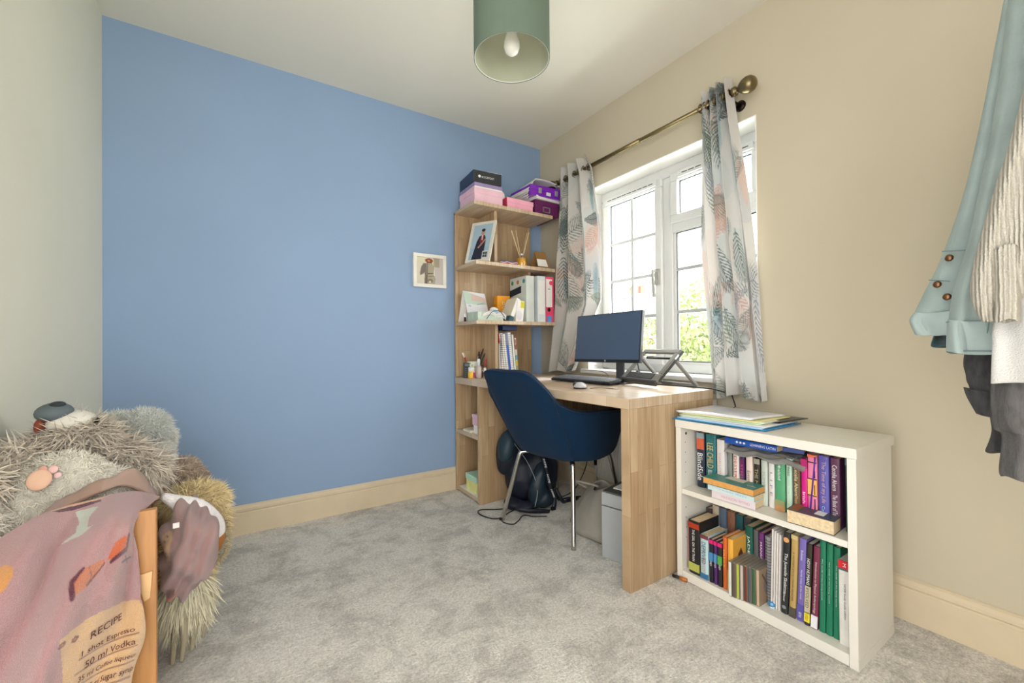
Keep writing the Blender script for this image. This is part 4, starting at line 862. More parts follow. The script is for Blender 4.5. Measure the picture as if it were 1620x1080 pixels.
MB().tube([W3(.10, -.12, .368), W3(.10, .12, .368)], .009, 8).tube([W3(-.10, -.12, .368), W3(-.10, .12, .368)], .009, 8).build('cross_bar', chr_, chair, smooth=True)

# ------------------------------------------------------------------ under the desk: shredder, cloth bag, backpack, cables
pg = M('shredder_grey', (.66, .67, .68), rough=.5, var=.02); 
sh = thing('paper_shredder', 'grey plastic paper shredder bin standing under the right end of the desk', 'shredder', (-.44, -1.25, 0))
Ts = Matrix.Translation((-.556, -1.165, 0)) @ Matrix.Rotation(R(14), 4, 'Z')
MB().box(0, .19, -.215, 0, 0, .225, T=Ts).build('bin', pg, sh, bevel=.004); MB().box(0, .19, -.215, 0, .229, .285, T=Ts).build('head', pg, sh, bevel=.004); MB().box(.004, .186, -.211, -.004, .285, .292, T=Ts).build('lid', M('charcoal_lid', (.30, .30, .29), rough=.5), sh, bevel=.003)
MB().box(.05, .14, -.21, -.03, .292, .298, T=Ts).build('feed_panel', whitep, sh, bevel=.003); MB().box(.085, .10, -.18, -.06, .298, .2985, T=Ts).build('slot', dark, sh)
cb = thing('cloth_bag', 'slumped grey fabric tote bag on the carpet beside the shredder', 'bag', (-.43, -1.0, 0)); tw = M('taupe_cloth', (.60, .575, .54), rough=.9, var=.08, bump=.2, bscale=300)
TH, VV = np.meshgrid(np.linspace(0, 2*np.pi, 60), np.linspace(0, 1, 24))
rx = np.interp(VV, [0, .1, .5, .8, 1], [.085, .10, .085, .06, .04]); ry = np.interp(VV, [0, .1, .5, .8, 1], [.15, .165, .15, .12, .075])
X = -.415+rx*np.cos(TH)*(1+.07*np.sin(5*TH+6*VV))+.05*VV; Y = -.985+ry*np.sin(TH)*(1+.06*np.sin(7*TH+4*VV))-.02*VV; Z = .005+.215*VV+.02*np.sin(2*TH)*VV
mb = MB(); mb.grid(np.stack([X, Y, Z], -1)); mb.f.append(tuple(range(59))); mb.build('body', tw, cb, smooth=True, solid=.003)
MB().tube(cat_rom([(-.40, -.90, .20), (-.45, -.88, .235), (-.44, -.93, .24), (-.39, -.98, .225)], 5), .006, 7).build('handle', tw, cb, smooth=True)
ek = cable('black plug and lead lying by the opening of the grey bag', [(-.36, -.74, .006), (-.39, -.80, .006), (-.38, -.86, .015)], .003)

bp_ = thing('backpack', 'navy blue backpack slumped on the carpet behind the chair leg', 'backpack', (-.46, -.5, 0))
nb1 = M('navy_nylon', (.045, .075, .14), rough=.55, var=.2, scale=14, bump=.2, bscale=400); nb2 = M('petrol_nylon', (.09, .19, .24), rough=.55, var=.15, scale=10)
def lump(balls, name, mat, par, vox=.009, noise_=.004, f=9):
    mb = MB()
    for c_, r_, *T_ in balls:
        s0 = len(mb.v); mb.ball(c_, r_, 20, T=(T_[0] if T_ else None))
    mb.v = [tuple(np.array(p)+noise_*np.array([math.sin(p[1]*f*7+p[2]*31), math.sin(p[2]*f*6+p[0]*29), math.sin(p[0]*f*8+p[1]*27)])) for p in mb.v]
    return mb.build(name, mat, par, smooth=True, remesh=vox)
Rt = Matrix.Rotation(R(12), 4, 'Y')
lump([((-.572, -.43, .31), (.072, .075, .14), Rt), ((-.50, -.46, .16), (.10, .10, .15)), ((-.42, -.50, .17), (.09, .12, .17)), ((-.36, -.50, .20), (.06, .10, .17))], 'body', nb1, bp_)
lump([((-.598, -.450, .345), (.052, .06, .095), Rt)], 'top_flap', nb2, bp_, noise_=.003)
lump([((-.475, -.585, .14), (.052, .05, .13), Matrix.Rotation(R(14), 4, 'Y')), ((-.44, -.60, .06), (.06, .05, .055))], 'front_pocket', M('petrol_dark', (.05, .13, .18), rough=.5, var=.2), bp_)
MB().tube(cat_rom([(-.580, -.495, .38), (-.53, -.575, .26), (-.505, -.62, .14), (-.53, -.63, .04)], 6), .0025, 6).build('zip', M('zip_grey', (.45, .5, .52), rough=.4), bp_, smooth=True)
def strap(pts, w_, mat, name, th=.003, par=None):
    P_ = cat_rom(pts, 7); mb = MB(); A_ = []
    for i, p in enumerate(P_):
        d = P_[min(i+1, len(P_)-1)]-P_[max(i-1, 0)]; s_ = np.cross(d, [-.54, -.84, .0]); s_ = s_/(np.linalg.norm(s_)+1e-9)*w_/2
        A_.append([tuple(p-s_), tuple(p+s_)])
    mb.grid(A_); return mb.build(name, mat, par or bp_, smooth=True, solid=th)
s_ = strap([(-.455, -.61, .30), (-.44, -.622, .22), (-.425, -.632, .14), (-.40, -.64, .06), (-.41, -.645, .012)], .024, nb1, 'strap')
pth = cat_rom([(-.455, -.6125, .30), (-.44, -.6245, .22), (-.425, -.6345, .14), (-.40, -.6425, .06)], 6)
for i in (3, 9, 15): 
    d = (pth[i+1]-pth[i-1]); lettering(s_, 'HYPE', pth[i]+np.array((-.003, -.004, 0)), -Vector(d)*-1, Vector((-.84, .54, 0))*-1, .05, .011, wl)
strap([(-.36, -.60, .10), (-.33, -.63, .03), (-.27, -.60, .012), (-.22, -.62, .02), (-.18, -.60, .012)], .02, nb1, 'strap')
strap([(-.60, -.55, .012), (-.62, -.60, .035), (-.57, -.64, .03), (-.50, -.66, .02), (-.45, -.66, .008)], .022, nb1, 'strap')
lump([((-.59, -.50, .035), (.05, .06, .03)), ((-.55, -.57, .03), (.06, .045, .028))], 'side_pocket', nb1, bp_, noise_=.006)
bk_ = MB(); bk_.box(-.43, -.40, -.655, -.64, .004, .02).build('buckle', dark, bp_, bevel=.003)
cable('black charger cable looping over the carpet left of the chair leg', [(-.60, -.53, .02), (-.68, -.47, .008), (-.76, -.42, .006), (-.79, -.47, .006), (-.76, -.56, .006), (-.70, -.57, .006), (-.64, -.52, .02)], .0032)
cable('second black cable loop with a small plug on the carpet by the chair leg', [(-.60, -.55, .02), (-.68, -.56, .006), (-.735, -.62, .006), (-.71, -.68, .006), (-.66, -.66, .006), (-.60, -.62, .006), (-.56, -.66, .006), (-.50, -.70, .006)], .003, None, (-.735, -.705, -.60, -.585, .002, .012))
cable('black lead on the carpet behind the right front leg of the chair', [(-.30, -.55, .006), (-.20, -.56, .006), (-.12, -.60, .006), (-.10, -.66, .006)], .004)

# ------------------------------------------------------------------ white bookcase
bc = thing('bookcase', 'low white two-shelf bookcase full of books against the wall beside the desk', 'bookcase', (-.27, -1.74, 0))
wm = M('white_laminate', (.885, .87, .83), rough=.35, var=.015); BX0, BX1, BY0, BY1, BH = -.42, -.128, -2.036, -1.4485, .632
def bbox(name, *a, lab=None, bev=.0015):
    o = MB().box(*a).build(name, wm, bc, bevel=bev)
    if lab: o['label'] = lab
    return o
bbox('top_board', BX0-.002, BX1+.025, BY0-.002, BY1+.001, BH-.030, BH)
bbox('side_panel', BX0, BX1, BY1-.022, BY1, 0, BH-.0305); bbox('side_panel', BX0, BX1, BY0, BY0+.022, 0, BH-.0305)
bbox('shelf', BX0+.004, BX1-.008, BY0+.0225, BY1-.0225, .340, .360); bbox('base_board', BX0+.001, BX1-.008, BY0+.0225, BY1-.0225, .002, .036)
bbox('back_panel', BX1-.007, BX1-.002, BY0+.0225, BY1-.0225, .037, BH-.031)
bbox('plinth_trim', BX0-.001, BX1, BY0-.0012, BY0, 0, .030)
for z in (.16, .20, .24, .28, .42, .46, .50, .54): MB().lathe([(.0022, 0), (.0022, .0006)], (BX0+.03, BY1-.0222, z), 10, axis=(0, -1, 0)).build('peg_hole', M('hole_grey', (.45, .43, .4)), bc)
MB().lathe([(.0055, 0), (.0055, .001)], (BX0+.035, BY1-.0222, .575), 14, axis=(0, -1, 0)).build('fixing_cap', M('brown_cap', (.30, .24, .18)), bc)

pagem = M('book_pages', (.86, .77, .62), rough=.8, var=.14, scale=120, stretch=(1, 1, 1)); pagew = M('white_pages', (.90, .88, .83), rough=.8, var=.08, scale=200, stretch=(1, 1, 4))
def hexn(c): return '%02x%02x%02x' % tuple(int(max(0, min(1, q))*255) for q in c)
def coverm(c, rough=.4): return M('cover_'+hexn(c), c, rough=rough, var=.05, scale=30)
def book(label, x, y0, y1, z, h, d, c, texts=(), bands=(), lean=0, group='books in the white bookcase', pages=None, name='book', rot=0, stripe=None):
    """upright book, spine facing -x at x, thickness y1..y0 (y0>y1), standing on z. texts: (string, frac centre from top, frac length, frac width, colour)"""
    cy = (y0+y1)/2; th = abs(y0-y1)-.0012; t_ = thing(name, label, 'book', (x+d/2, cy, z), group)
    T = Matrix.Translation((x, cy, z+.0006)) @ Matrix.Rotation(R(lean), 4, 'X') @ Matrix.Rotation(R(rot), 4, 'Z')
    cm_ = coverm(c); s_ = MB(); k = 6
    # rounded spine with both boards as one cover
    out = [(d, th/2), (.004, th/2)]+[(.004-.004*math.sin(math.pi*i/k), th/2*math.cos(math.pi*i/k)) for i in range(1, k)]+[(.004, -th/2), (d, -th/2)]
    inn = [(d, -th/2+.0014), (.006, -th/2+.0014), (.006, th/2-.0014), (d, th/2-.0014)]
    s_.prism([T @ Vector((a, b_, 0)) for a, b_ in out+inn], T.to_3x3() @ Vector((0, 0, h))); s_.build('cover', cm_, t_)
    MB().box(.006, d-.003, -th/2+.0014, th/2-.0014, .002, h-.003, T=T).build('pages', pages or pagem, t_)
    for f0, f1, bc_ in bands:
        MB().box(-.0006, .0035, -th/2*.97, th/2*.97, h*(1-f1), h*(1-f0), T=T).build('spine_band', coverm(bc_), t_)
    for s, fc, fl, fwd, tc_ in texts:
        lettering(t_, s, T @ Vector((-.0016, 0, h*(1-fc))), T.to_3x3() @ Vector((0, 0, -1)), T.to_3x3() @ Vector((0, -1, 0)), h*fl, th*fwd, M('ink_'+hexn(tc_), tc_, rough=.6, var=.02))
    return t_, T
Wt = (.93, .93, .92); Gd = (.83, .70, .42)
XS, Z2, Z1 = -.345, .360, .036
book('dark navy paperback with orange top, reading BlindSide, at the upper row left end', XS, -1.490, -1.523, Z2, .217, .135, (.13, .17, .24), [('BlindSide', .62, .50, .72, Wt)], [(.0, .10, (.55, .62, .66)), (.10, .30, (.78, .36, .24))])
book('teal hardback with gold LEE CHILD lettering, second in the upper row', XS+.002, -1.527, -1.569, Z2, .218, .15, (.14, .42, .44), [('LEE CHILD', .38, .45, .62, Gd), ('BLUE MOON', .76, .24, .40, Wt)], [])
book('white paperback with faint pink lettering, third in the upper row', XS, -1.574, -1.605, Z2, .205, .13, (.86, .84, .83), [('SHARI LOW', .45, .42, .3, (.80, .62, .62))])
book('narrow grey book in the gap under the blue book in the upper row', XS+.015, -1.608, -1.626, Z2, .170, .12, (.50, .52, .50))
book('white paperback with red lettering in the upper row', XS+.01, -1.632, -1.655, Z2, .180, .13, (.88, .86, .83), [('DESSERTS', .45, .6, .5, (.72, .25, .22))])
book('dark purple and navy paperback right of the red-lettered one', XS+.01, -1.658, -1.676, Z2, .165, .13, (.16, .16, .32), [('STEEL', .4, .35, .5, (.80, .35, .55)), ('BLUE', .75, .25, .5, Wt)], [(.1, .45, (.40, .16, .36))])
book('pinkish cream paperback with faint script in the upper row', XS+.01, -1.680, -1.704, Z2, .170, .13, (.90, .82, .78), [('Emma', .5, .3, .5, (.55, .42, .42))])
book('black paperback with cream lettering in the middle of the upper row', XS+.01, -1.708, -1.730, Z2, .160, .13, (.17, .15, .13), [('THE MAID', .5, .55, .5, (.75, .70, .55))], [(.0, .12, (.62, .60, .55))])
book('pale grey-green paperback right of the black one in the upper row', XS+.01, -1.733, -1.755, Z2, .160, .13, (.76, .79, .75), [('SUMMER', .5, .5, .45, (.62, .66, .62))])
book('white paperback with spaced grey letters left of the green one', XS+.01, -1.758, -1.779, Z2, .165, .13, (.87, .86, .85), [('L I F E', .5, .5, .4, (.55, .52, .6))])
book('green paperback fading to orange at its foot in the upper row', XS+.003, -1.782, -1.815, Z2, .185, .14, (.33, .62, .45), [('Ireland', .3, .25, .3, Wt), ('in Bloom', .2, .25, .2, Wt)], [(.0, .08, (.55, .50, .42)), (.80, .9, (.60, .60, .42)), (.9, 1, (.75, .55, .38))])
book('pale mint paperback with tiny black marks in the upper row', XS+.003, -1.818, -1.836, Z2, .185, .14, (.72, .84, .76), [('AT PARIS', .18, .25, .4, (.2, .25, .25)), ('love letters', .65, .3, .4, Wt)])
book('brown paperback with cream script in the upper row', XS+.003, -1.839, -1.861, Z2, .180, .14, (.42, .31, .20), [('Cecelia Ahern', .35, .55, .5, (.90, .86, .72)), ('Thanks for the', .8, .35, .4, (.85, .78, .6))])
book('magenta paperback with white script in the upper row', XS, -1.864, -1.884, Z2, .195, .14, (.82, .08, .52), [('Irish Girl', .75, .4, .4, Wt)], [(.0, .15, (.70, .15, .42))])
pb_, Tp = book('pink and orange paperback with black block pattern in the upper row', XS-.004, -1.885, -1.912, Z2, .215, .14, (.90, .52, .66), [], [(.36, .62, (.95, .72, .38)), (.0, .04, (.88, .45, .3))])
for k in range(4): MB().box(-.0018, .001, -.0125, .0125, .03+k*.053, .033+k*.053, T=Tp).build('print', dark, pb_); MB().box(-.0018, .001, -.0085, -.0065, .036+k*.053, .075+k*.045, T=Tp).build('print', dark, pb_)
MB().prism([Tp @ Vector((-.0022, .011, 0.0)), Tp @ Vector((-.0022, .006, 0)), Tp @ Vector((-.0022, -.012, .21)), Tp @ Vector((-.0022, -.008, .21))], (.001, 0, 0)).build('print', M('violet_ink', (.32, .12, .55)), pb_)
book('violet-blue paperback with bronze script in the upper row', XS-.004, -1.915, -1.944, Z2, .218, .14, (.36, .34, .66), [('The Time of my Life', .38, .6, .5, (.80, .66, .60)), ('Cecelia', .82, .2, .3, (.62, .82, .85))])
book('plum purple paperback reading Cecelia Ahern in the upper row', XS-.004, -1.947, -1.973, Z2, .218, .14, (.40, .22, .36), [('Cecelia Ahern', .28, .36, .5, Wt), ('The Book of Tomorrow', .74, .44, .5, Wt)])
book('dark green worn hardback at the right end of the upper row', XS, -1.984, -2.003, Z2, .222, .14, (.30, .42, .38), [], [(.0, .09, (.35, .50, .52))])
# stack of three in front
def flatbook(label, x0, x1, y0, y1, z0, z1, c, pages=None, rot=0, texts=(), group='books in the white bookcase', spine_front=False):
    cx, cy = (x0+x1)/2, (y0+y1)/2; t_ = thing('book', label, 'book', (cx, cy, z0), group); T = Matrix.Translation((cx, cy, z0)) @ Matrix.Rotation(R(rot), 4, 'Z')
    hx, hy, h = abs(x1-x0)/2, abs(y1-y0)/2, z1-z0; cm_ = coverm(c)
    a = MB().box(-hx, hx, -hy, hy, h-.0012, h, T=T).box(-hx, hx, -hy, hy, 0, .0012, T=T)
    a.box((-hx if spine_front else hx-.0015), (-hx+.0015 if spine_front else hx), -hy, hy, .0012, h-.0012, T=T); a.build('cover', cm_, t_)
    MB().box(-hx+.002, hx-.002, -hy+.002, hy-.002, .0013, h-.0013, T=T).build('pages', pages or pagem, t_)
    return t_, T, hx, hy, h
t_, T, hx, hy, h = flatbook('pale pink book at the bottom of the small stack on the upper shelf', -.405, -.295, -1.745, -1.590, Z2+.0005, Z2+.027, (.87, .82, .84), rot=2, spine_front=True)
lettering(t_, 'MADISON WYND', T @ Vector((-hx-.0006, -.01, h/2)), T.to_3x3() @ Vector((0, -1, 0)), (0, 0, 1), .10, .010, M('ink_rose', (.78, .58, .66)))
t_, T, hx, hy, h = flatbook('pale blue book in the middle of the small stack on the upper shelf', -.41, -.29, -1.745, -1.578, Z2+.0275, Z2+.048, (.80, .87, .88), rot=1, spine_front=True)
lettering(t_, 'sweet days', T @ Vector((-hx-.0006, -.01, h/2)), T.to_3x3() @ Vector((0, -1, 0)), (0, 0, 1), .10, .008, M('ink_blue', (.62, .72, .78)))
t_, T, hx, hy, h = flatbook('teal-covered book with orange page edges on top of the small stack', -.418, -.288, -1.748, -1.562, Z2+.0485, Z2+.072, (.24, .52, .48), M('orange_pages', (.85, .62, .34), rough=.8, var=.08, scale=100), rot=1)
MB().prism([T @ Vector(p) for p in ((-.02, -.035, h+.0002), (.018, -.035, h+.0002), (.02, .03, h+.0002), (-.015, .035, h+.0002))], (0, 0, .0004)).build('cover_shape', M('cup_cream', (.86, .84, .76)), t_)
lettering(t_, 'Before', T @ Vector((.01, .065, h+.0006)), T.to_3x3() @ Vector((0, -1, 0)), (1, 0, 0), .03, .012, whitep); lettering(t_, 'Coffee', T @ Vector((-.03, -.07, h+.0006)), T.to_3x3() @ Vector((0, -1, 0)), (1, 0, 0), .03, .012, whitep)
t_, T, hx, hy, h = flatbook('thick paperback lying flat with its page edges out at the right of the upper shelf', -.412, -.325, -1.975, -1.848, Z2+.0005, Z2+.042, (.28, .30, .33), pagem, rot=4)
MB().box(-.02, .02, -.03, -.005, h, h+.0006, T=T).build('cover_shape', whitep, t_); MB().box(-.035, .035, .035, .06, h, h+.0006, T=T).build('cover_shape', M('russet', (.6, .36, .22)), t_)
# things lying on top of the upper row
t_, T, hx, hy, h = flatbook('blue book lying flat on top of the upper row', -.352, -.22, -1.795, -1.612, .5605, .582, (.10, .32, .68), rot=0, spine_front=True)
lettering(t_, 'LEARNING LATIN', T @ Vector((-hx-.0006, -.045, h/2)), T.to_3x3() @ Vector((0, -1, 0)), (0, 0, 1), .085, .009, whitep)
for k in range(3): MB().lathe([(.004, 0), (.004, .0006)], T @ Vector((-hx, .045-.013*k, h/2)), 12, axis=(-1, 0, 0)).build('dot', whitep, t_)
flatbook('navy booklet lying beside the blue book on the upper row', -.35, -.23, -1.86, -1.80, .570, .584, (.12, .22, .5), rot=14, spine_front=True)
gbag = thing('plastic_packet', 'crumpled clear grey plastic packet squeezed on top of the upper row', 'packet', (-.29, -1.76, .54)); U, V = np.meshgrid(np.linspace(0, 1, 40), np.linspace(0, 1, 24))
Zb = .551-.020*np.clip(1-V*2.2, 0, 1)**1.5+.004*np.sin(17*U+9*V)+.003*np.sin(31*V-11*U)-.012*(U>.8)*(U-.8)*4
MB().grid(np.stack([-.372+.16*V, -1.62-.26*U, Zb], -1)).build('film', M('grey_film', (.60, .59, .57), rough=.25, var=.12, scale=40, alpha=.85), gbag, smooth=True, solid=.001)

# lower shelf, front row
XL = -.405
book('thin salmon pink book at the far left of the lower shelf', XL+.02, -1.474, -1.486, Z1, .165, .13, (.78, .48, .48))
book('thick black paperback reading THE GIRL ON THE TRAIN on the lower shelf', XL, -1.489, -1.536, Z1, .205, .135, (.10, .10, .11), [('THE GIRL ON THE TRAIN', .46, .60, .22, Wt)], [(.04, .14, (.66, .22, .12)), (.80, .95, (.70, .72, .35))])
book('white and teal paperback with bold outlined letters, second on the lower shelf', XL, -1.539, -1.572, Z1, .165, .135, (.72, .82, .84), [('DEPRIVED', .40, .5, .5, (.2, .3, .4)), ('AND LOST', .70, .35, .35, (.75, .45, .45))], [(.0, .08, (.45, .22, .25)), (.88, 1, (.20, .42, .60))])
for i, (a, b_, c, tx) in enumerate(((-1.575, -1.592, (.12, .12, .16), 'left'), (-1.594, -1.607, (.32, .14, .40), 'middle'), (-1.609, -1.627, (.14, .14, .14), 'right'))):
    book('dark paperback with a hot pink top, %s of the three on the lower shelf' % tx, XL, a, b_, Z1, .160, .11, c, [('saga', .55, .12, .5, Wt)], [(.0, .09, (.85, .12, .45)), (.3, .5, (.30, .55, .75) if i != 2 else (.35, .65, .30))])
book('burnt orange thin paperback on the lower shelf', XL, -1.629, -1.645, Z1, .190, .115, (.80, .40, .17), [('tales', .4, .35, .4, (.95, .75, .45))])
bk_y, Ty = book('golden yellow paperback with a painted cover side on the lower shelf', XL, -1.647, -1.668, Z1, .190, .125, (.90, .66, .25), [], [(.6, 1, (.80, .72, .5))])
MB().prism([Ty @ Vector(p) for p in ((.03, -.0107, .06), (.06, -.0107, .05), (.075, -.0107, .11), (.055, -.0107, .15), (.035, -.0107, .13))], (0, -.0006, 0)).build('cover_picture', M('umber_print', (.35, .18, .10)), bk_y)
# CD cases
cds = [((.88, .88, .87), 'white'), ((.40, .32, .28), 'brown'), ((.72, .76, .30), 'lime'), ((.80, .74, .70), 'pale pink'), ((.45, .22, .18), 'dark red'), ((.35, .36, .38), 'slate'), ((.22, .38, .24), 'green'), ((.78, .68, .56), 'tan')]
clr = M('cd_case_grey', (.50, .48, .44), rough=.25, var=.08)
for k, (c, nm) in enumerate(cds):
    y = -1.672-k*.0118; x = -.432+.0035*k; z = Z1
    t_ = thing('cd_case', '%s-spined CD case, %s in the row of CDs' % (nm, ('first', 'second', 'third', 'fourth', 'fifth', 'sixth', 'seventh', 'last')[k]), 'cd case', (x+.07, y, z), 'CD cases on the lower shelf')
    MB().box(x+.001, x+.142, y-.0052, y+.0052, z+.0005, z+.125).build('case', clr, t_, bevel=.0008); MB().box(x, x+.0012, y-.004, y+.004, z+.003, z+.122).build('spine_insert', coverm(c), t_)
cd_last = bpy.data.objects['cd_case.007']
cv = Canvas(.14, .12, 300, (.62, .52, .42)); cv.ell(.06, .05, .03, .045, (.42, .44, .46), .8, .3); cv.ell(.10, .08, .025, .03, (.76, .62, .48), .8); cv.line(.02, .02, .09, .11, .004, .002, (.35, .25, .2))
y = -1.672-7*.0118-.0056; cv.picture('booklet', pic, cd_last, (-.432+.0245+.002, y, Z1+.123), (.138, 0, 0), (0, 0, -.12), 60)
gt = thing('craft_gem', 'small blue glittery trinket on the lower shelf beside the CDs', 'trinket', (-.37, -1.775, Z1)); MB().ball((-.372, -1.783, Z1+.011), (.012, .012, .010), 8).build('gem', M('blue_gem', (.25, .55, .75), rough=.15), gt); MB().lathe([(.008, 0), (.006, .004)], (-.372, -1.783, Z1), 10).build('base', whitep, gt)
# second row behind
XR = -.262
rear = [(-1.475, -1.50, .215, (.30, .25, .25), 'dark book standing behind the girl on the train book'), (-1.502, -1.530, .235, (.75, .70, .62), 'thick cream-edged paperback first in the rear row'), (-1.532, -1.562, .235, (.35, .42, .5), 'blue-grey paperback second in the rear row'), (-1.564, -1.596, .232, (.55, .38, .3), 'brown paperback third in the rear row'), (-1.598, -1.628, .23, (.15, .35, .38), 'dark teal paperback in the rear row behind the orange book'), (-1.630, -1.660, .228, (.3, .3, .32), 'charcoal paperback in the rear row behind the yellow book')]
for a, b_, h, c, lab in rear: book(lab, XR, a, b_, Z1, h, .115, c, group='rear row on the lower shelf')
r2 = [(-1.664, -1.692, .222, (.10, .35, .30), 'green and black paperback behind the CD cases', 'JADE'), (-1.694, -1.712, .218, (.35, .35, .36), 'mottled grey paperback behind the CD cases', ''), (-1.714, -1.732, .215, (.45, .20, .50), 'purple paperback behind the CD cases', 'MANIA'), (-1.734, -1.755, .21, (.55, .55, .55), 'silver-grey paperback left of the spiral notebook', '')]
for a, b_, h, c, lab, tx in r2: book(lab, XR-.055, a, b_, Z1, h, .13, c, [(tx, .3, .3, .4, Wt)] if tx else [], group='rear row on the lower shelf')
XQ = -.375
t_, T = book('spiral-bound grey notebook right of the CDs on the lower shelf', XQ+.02, -1.758, -1.774, Z1, .225, .17, (.62, .62, .64), name='notebook', pages=pagew)
s_ = MB()
for k in range(21): s_.tube([T @ Vector((-.001+.005*math.cos(a), .009*math.sin(a), .01+k*.0102)) for a in np.linspace(0, 2*np.pi, 9)[:-1]], .0009, 4, close=True)
s_.build('spiral_binding', M('black_wire', (.2, .2, .22)), t_)
for k, nm in enumerate(('leftmost', 'second', 'third', 'rightmost')):
    book('thin white magazine, %s of the four beside the spiral notebook' % nm, XQ, -1.778-.0078*k, -1.785-.0078*k, Z1, .268-.004*k, .19, (.86, .84, .82), lean=1.6, name='magazine', pages=pagew)
L2 = 2.4
juv, Tj = book('black textbook reading The Juvenile Skeleton on the lower shelf', XQ, -1.811, -1.833, Z1, .272, .19, (.13, .14, .15), [('The Juvenile Skeleton', .50, .50, .62, Wt), ('Scheuer', .79, .12, .3, Wt)], lean=L2, pages=pagew)
MB().lathe([(.0085, 0), (.0085, .0008)], Tj @ Vector((-.001, 0, .248)), 18, axis=(-1, 0, 0)).build('skull_picture', M('skull_tan', (.86, .62, .40)), juv); MB().lathe([(.006, 0), (.006, .0008)], Tj @ Vector((-.001, 0, .022)), 18, axis=(-1, 0, 0)).build('logo', M('logo_grey', (.5, .52, .55)), juv)
book('tan textbook with small black lettering right of the black one', XQ, -1.835, -1.856, Z1, .272, .19, (.72, .60, .36), [('A HUMAN EVOLUTION READER', .5, .6, .25, (.25, .22, .18))], [(.0, .05, (.78, .70, .5)), (.88, 1, (.3, .28, .25))], lean=L2, pages=pagew)
book('purple-blue textbook with a small white label at its foot', XQ, -1.858, -1.880, Z1, .270, .19, (.46, .40, .68), [('Evolution', .2, .12, .3, Wt), ('Family trees of the mind', .55, .35, .25, Wt), ('B730', .92, .06, .35, Wt)], [(.80, .98, (.34, .32, .62))], lean=L2, pages=pagew)
book('black and tan textbook reading HOW HUMANS EVOLVED', XQ-.004, -1.881, -1.898, Z1, .262, .19, (.18, .16, .14), [('HOW HUMANS', .34, .32, .55, Wt), ('EVOLVED', .66, .24, .55, (.25, .22, .2)), ('USED', .90, .08, .4, (.5, .42, .1))], [(.52, .85, (.76, .72, .60)), (.84, .96, (.90, .82, .20))], lean=L2, pages=pagew)
book('maroon textbook reading Introduction to Physical Anthropology', XQ-.004, -1.900, -1.919, Z1, .262, .19, (.45, .16, .27), [('Introduction to Physical Anthropology', .50, .62, .42, (.88, .82, .80))], [(.84, .99, (.88, .88, .90))], lean=L2, pages=pagew)
for k, nm in enumerate(('leftmost', 'middle', 'rightmost')):
    book('tall green slim volume, %s of the three on the lower shelf' % nm, XQ, -1.921-.0185*k, -1.939-.0185*k, Z1, .285-.003*k, .19, (.10, .45, .33), [('The study of the living world', .42, .45, .16, Wt)], lean=1.0, pages=pagew)
book('white thick book with a red top block at the right end of the lower shelf', XQ-.012, -1.978, -2.011, Z1, .250, .18, (.90, .89, .87), [('HOPE Study Guide edition', .48, .42, .2, (.3, .3, .32)), ('M', .045, .04, .25, Wt)], [(.0, .09, (.82, .12, .18)), (.09, .115, (.35, .38, .42))], pages=pagew)
pn = thing('pencil_stub', 'short black and orange pencil stub on the carpet at the left foot of the bookcase', 'pencil', (-.43, -1.46, .006)); MB().tube([(-.438, -1.440, .008), (-.431, -1.468, .008)], .0055, 10).build('black_end', dark, pn, smooth=True); MB().tube([(-.431, -1.468, .008), (-.424, -1.495, .008)], .007, 10).build('orange_end', M('orange_wood', (.72, .42, .16), rough=.4), pn, smooth=True)

# papers and plastic folders on top of the bookcase
def sheetquad(mb, pts, z, nx=20, ny=10, warp=.002, seed=0, up_=0):
    p = [np.array(q) for q in pts]; U, V = np.meshgrid(np.linspace(0, 1, nx), np.linspace(0, 1, ny)); U3, V3 = U[..., None], V[..., None]
    P2 = (1-V3)*((1-U3)*p[0]+U3*p[1])+V3*((1-U3)*p[3]+U3*p[2]); Z = z+warp*np.sin(4*U+seed)*np.cos(3*V+seed)+up_*U*(1-U)
    return mb.grid(np.concatenate([P2, Z[..., None]], -1))
fb = M('blue_folder', (.16, .52, .72), rough=.15, var=.1, coat=.3); cb2 = M('clear_blue_sleeve', (.66, .78, .90), rough=.15, var=.06); yf = M('buff_folder', (.88, .86, .62), rough=.6)
wpl = [('plastic_folder', 'bright blue plastic folder at the bottom of the pile on the bookcase', fb, [(-.430, -1.44), (-.385, -1.775), (-.145, -1.785), (-.16, -1.44)], .636, .004),
       ('plastic_sleeve', 'pale blue clear sleeve of papers second from the bottom of the pile', cb2, [(-.425, -1.46), (-.390, -1.765), (-.15, -1.775), (-.17, -1.45)], .642, .006),
       ('paper_stack', 'white and green-edged papers in the middle of the pile on the bookcase', M('pale_green_paper', (.76, .84, .72)), [(-.405, -1.455), (-.365, -1.745), (-.15, -1.775), (-.155, -1.45)], .650, .006),
       ('card_folder', 'buff yellow card folder near the top of the pile on the bookcase', yf, [(-.405, -1.45), (-.375, -1.74), (-.165, -1.76), (-.15, -1.44)], .658, .003),
       ('black_folder', 'black-edged clear folder sticking out at the back right of the pile', M('black_edge', (.10, .11, .12), rough=.3), [(-.35, -1.60), (-.29, -1.775), (-.125, -1.80), (-.13, -1.60)], .6535, .003),
       ('plastic_wallet', 'glossy white plastic wallet on the very top of the pile', M('gloss_white', (.90, .90, .93), rough=.12, var=.04, scale=8, coat=.5), [(-.41, -1.445), (-.365, -1.715), (-.17, -1.745), (-.145, -1.44)], .664, .006)]
